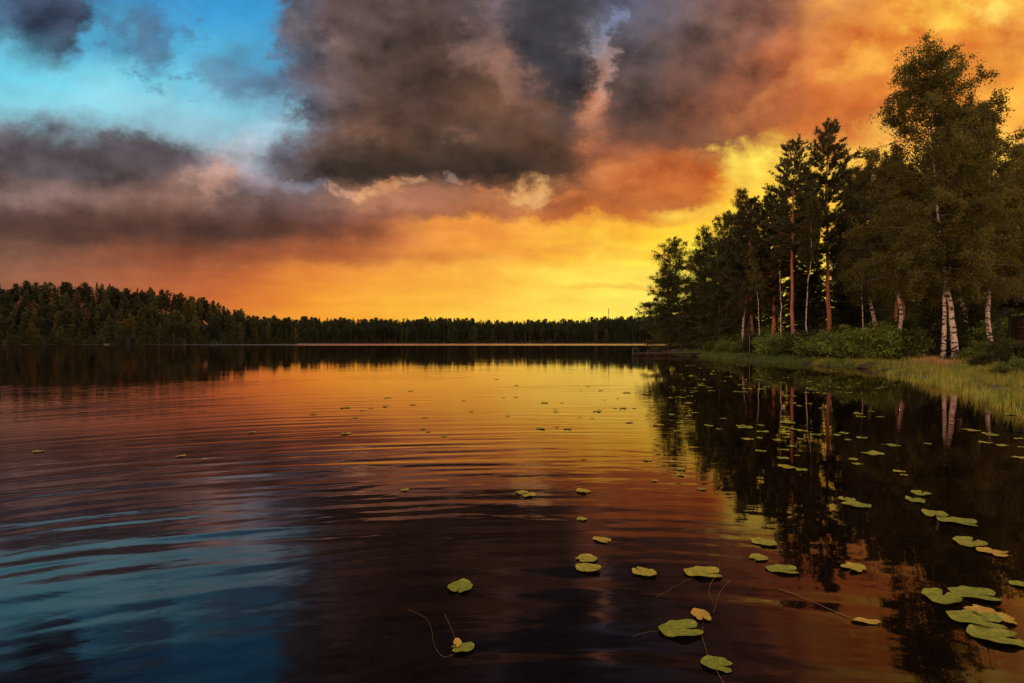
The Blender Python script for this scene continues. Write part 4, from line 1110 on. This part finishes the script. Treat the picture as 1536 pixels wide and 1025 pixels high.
for row in range(9):
    dep = 1+row*8.0; s = rf.uniform(0, 3)
    while s < cum[-1]:
        x = float(np.interp(s, cum, shoreL[:, 0])); y = float(np.interp(s, cum, shoreL[:, 1]))
        i = min(len(seg)-1, int(np.searchsorted(cum, s, 'right')-1)); t = (shoreL[i+1]-shoreL[i])/seg[i]; nrm = np.array([-t[1], t[0]])
        nrm = nrm*.55+np.array([-.25, .75])
        X_, Y_ = x+nrm[0]*dep+rf.gauss(0, 1.2), y+nrm[1]*dep+rf.gauss(0, 2.0)
        r_ = rf.random()
        k = ('birch_tree' if r_ < .46 else 'aspen_tree' if r_ < .66 else 'spruce_tree' if r_ < .86 else 'pine_tree') if row < 3 else \
            ('birch_tree' if r_ < .25 else 'aspen_tree' if r_ < .45 else 'spruce_tree' if r_ < .8 else 'pine_tree')
        px = 768+F*X_/Y_
        if px > -60 and lake_sd(np.array([X_]), np.array([Y_]))[0] > .6:
            h = rf.uniform(13, 20) if row else rf.uniform(8, 16)
            far_tree(k, X_, Y_, h, f'{names[k]} in the wood on the far left shore', f'{names[k]} trees of the far left shore')
        s += rf.uniform(3.4, 6.0) if row < 4 else rf.uniform(4.5, 8)
s = 0.0
while s < cum[-1]:
    x = float(np.interp(s, cum, shoreL[:, 0])); y = float(np.interp(s, cum, shoreL[:, 1]))
    h = rf.uniform(3.0, 6.5); me = FAR['aspen_tree'][rf.randrange(3)]; o = bpy.data.objects.new('shore_shrub', me); COL.objects.link(o)
    yy = y+rf.uniform(-1.5, 1.5); o.location = (x, yy, ground_z(x, yy)-.9); o.scale = (h/10, h/10, h/18); o.rotation_euler = (0, 0, rf.uniform(0, 6.28))
    tag(o, 'low leafy shrub at the water line under the far left wood', 'shrub', 'shrubs along the far left water line'); s += rf.uniform(1.8, 3.2)
x = -250.0
while x < 260:
    h = rf.uniform(2.5, 5.5); me = FAR['aspen_tree'][rf.randrange(3)]; o = bpy.data.objects.new('shore_shrub', me); COL.objects.link(o)
    yy = 643.5+rf.uniform(-1, 1.5); o.location = (x, yy, ground_z(x, yy)-.7); o.scale = (h/7, h/7, h/18); o.rotation_euler = (0, 0, rf.uniform(0, 6.28))
    tag(o, 'low leafy shrub at the water line across the middle of the lake', 'shrub', 'shrubs along the far middle water line'); x += rf.uniform(2.2, 4.2)
# centre far shore: front rows as things, the wood behind them one mass
for row in range(2):
    x = -300.0
    while x < 300:
        y = 652+row*10+rf.uniform(-3, 3); r_ = rf.random(); px = 768+F*x/y
        k = 'spruce_tree' if r_ < .48 else 'pine_tree' if r_ < .75 else 'aspen_tree' if r_ < .86 else 'birch_tree'
        if px > 440:
            far_tree(k, x, y, rf.uniform(13, 19), f'{names[k]} on the far shore across the middle of the lake', f'{names[k]} trees of the far middle shore', gold=0 if k == 'birch_tree' else None)
        x += rf.uniform(3.0, 5.4)
parts = []
arrs = []
for k in ('spruce_tree', 'pine_tree', 'aspen_tree'):
    me = FAR[k][0]; V = np.empty(len(me.vertices)*3, np.float32); me.vertices.foreach_get('co', V); V = V.reshape(-1, 3)
    L = np.empty(len(me.loops), np.int32); me.loops.foreach_get('vertex_index', L); nq = sum(1 for p in me.polygons if p.loop_total == 4)
    Q = L[:nq*4].reshape(-1, 4); mi = np.empty(len(me.polygons), np.int32); me.polygons.foreach_get('material_index', mi)
    keep = mi[:nq] == 1; Q = Q[keep]; Q = Q[::2] if k != 'pine_tree' else Q
    Vq = V[Q].copy()            # only the foliage, unshared
    arrs.append(Vq)
rn = np.random.default_rng(6); VV = []
for row in range(7):
    x = -310.0
    while x < 300:
        y = 668+row*11+rn.uniform(-4, 4); a = arrs[int(rn.choice([0, 0, 0, 1, 2]))]
        z = ground_z(x, y); px = 768+F*x/y
        top = float(np.interp(px, [440, 600, 660, 760, 870, 930, 1000, 1200], [477, 478, 476, 482, 479, 473, 472, 470]))+rn.uniform(-2.0, 6)
        h = (512.5-top)/F*y+2-z; k = min(h, 26)/20*(1 if row > 2 else .93); an = rn.uniform(0, 6.28); c, s_ = math.cos(an), math.sin(an)
        v = a.reshape(-1, 3)*np.array([k*1.15, k*1.15, k]); v = np.stack([v[:, 0]*c-v[:, 1]*s_, v[:, 0]*s_+v[:, 1]*c, v[:, 2]], -1)+np.array([x, y, z])
        VV.append(v); x += rn.uniform(3.6, 6.0)
VV = np.concatenate(VV); tag(link_mesh('distant_forest', VV, np.arange(len(VV)).reshape(-1, 4), M_FAR_CON), 'dark mass of conifers behind the far shore', 'forest', kind='stuff')

def mast():
    y = 760.0; x = at_px(913, y); z = ground_z(x, y)
    e = empty('radio_mast', (x, y, z)); H = (512.5-463)/F*y+2-z
    t = MB()
    for k in range(3):
        a = k*2.094; t.tube([(.5*math.cos(a), .5*math.sin(a), 0), (.35*math.cos(a), .35*math.sin(a), H)], .12, 5)
    for j in range(18):
        z0 = j*H/18
        for k in range(3):
            a, b = k*2.094, (k+1)*2.094; t.tube([(.48*math.cos(a), .48*math.sin(a), z0), (.45*math.cos(b), .45*math.sin(b), z0+H/18)], .05, 4)
    t.build('lattice', M_DARKWOOD, e); a_ = MB(); a_.tube([(0, 0, H-.5), (0, 0, H+2)], .1, 6); a_.build('antenna', M_DARKWOOD, e)
    for dz in (2.5, 5): 
        p = MB(); p.box((0, 0, H-dz), (1.8, 1.8, .4)); p.build('platform', M_DARKWOOD, e)
    tag(e, 'thin radio mast standing above the far conifers', 'mast')
mast()

def rowboat(px, D, label):
    x = at_px(px, D); e = empty('rowing_boat', (x, D, .05), R(8)); n = 15; e.scale = (.7, .7, .7)
    ts = np.linspace(-1, 1, n); V = []; m = 9
    for t in ts:
        w = .85*(1-abs(t)**2.4)+.03; dpt = .5*(1-.4*t*t)
        for a in np.linspace(-math.pi/2, math.pi/2, m):
            V.append((t*2.6, w*math.sin(a), .62+.15*t*t-dpt*math.cos(a)))
    Q = [(i*m+j, i*m+j+1, (i+1)*m+j+1, (i+1)*m+j) for i in range(n-1) for j in range(m-1)]
    h = link_mesh('hull', V, Q, simple_mat('boat_paint', [(.30, .27, .24), (.4, .36, .3)], 2, rough=.5, bump=.05), e, smooth=True)
    for tx in (-1.2, .3, 1.6):
        s = MB(); s.box((tx, 0, .5), (.3, 1.3, .04)); s.build('thwart', M_WOOD, e)
    tag(e, label, 'boat')
rowboat(160, 352, 'small white rowing boat drawn up below the far left wood')
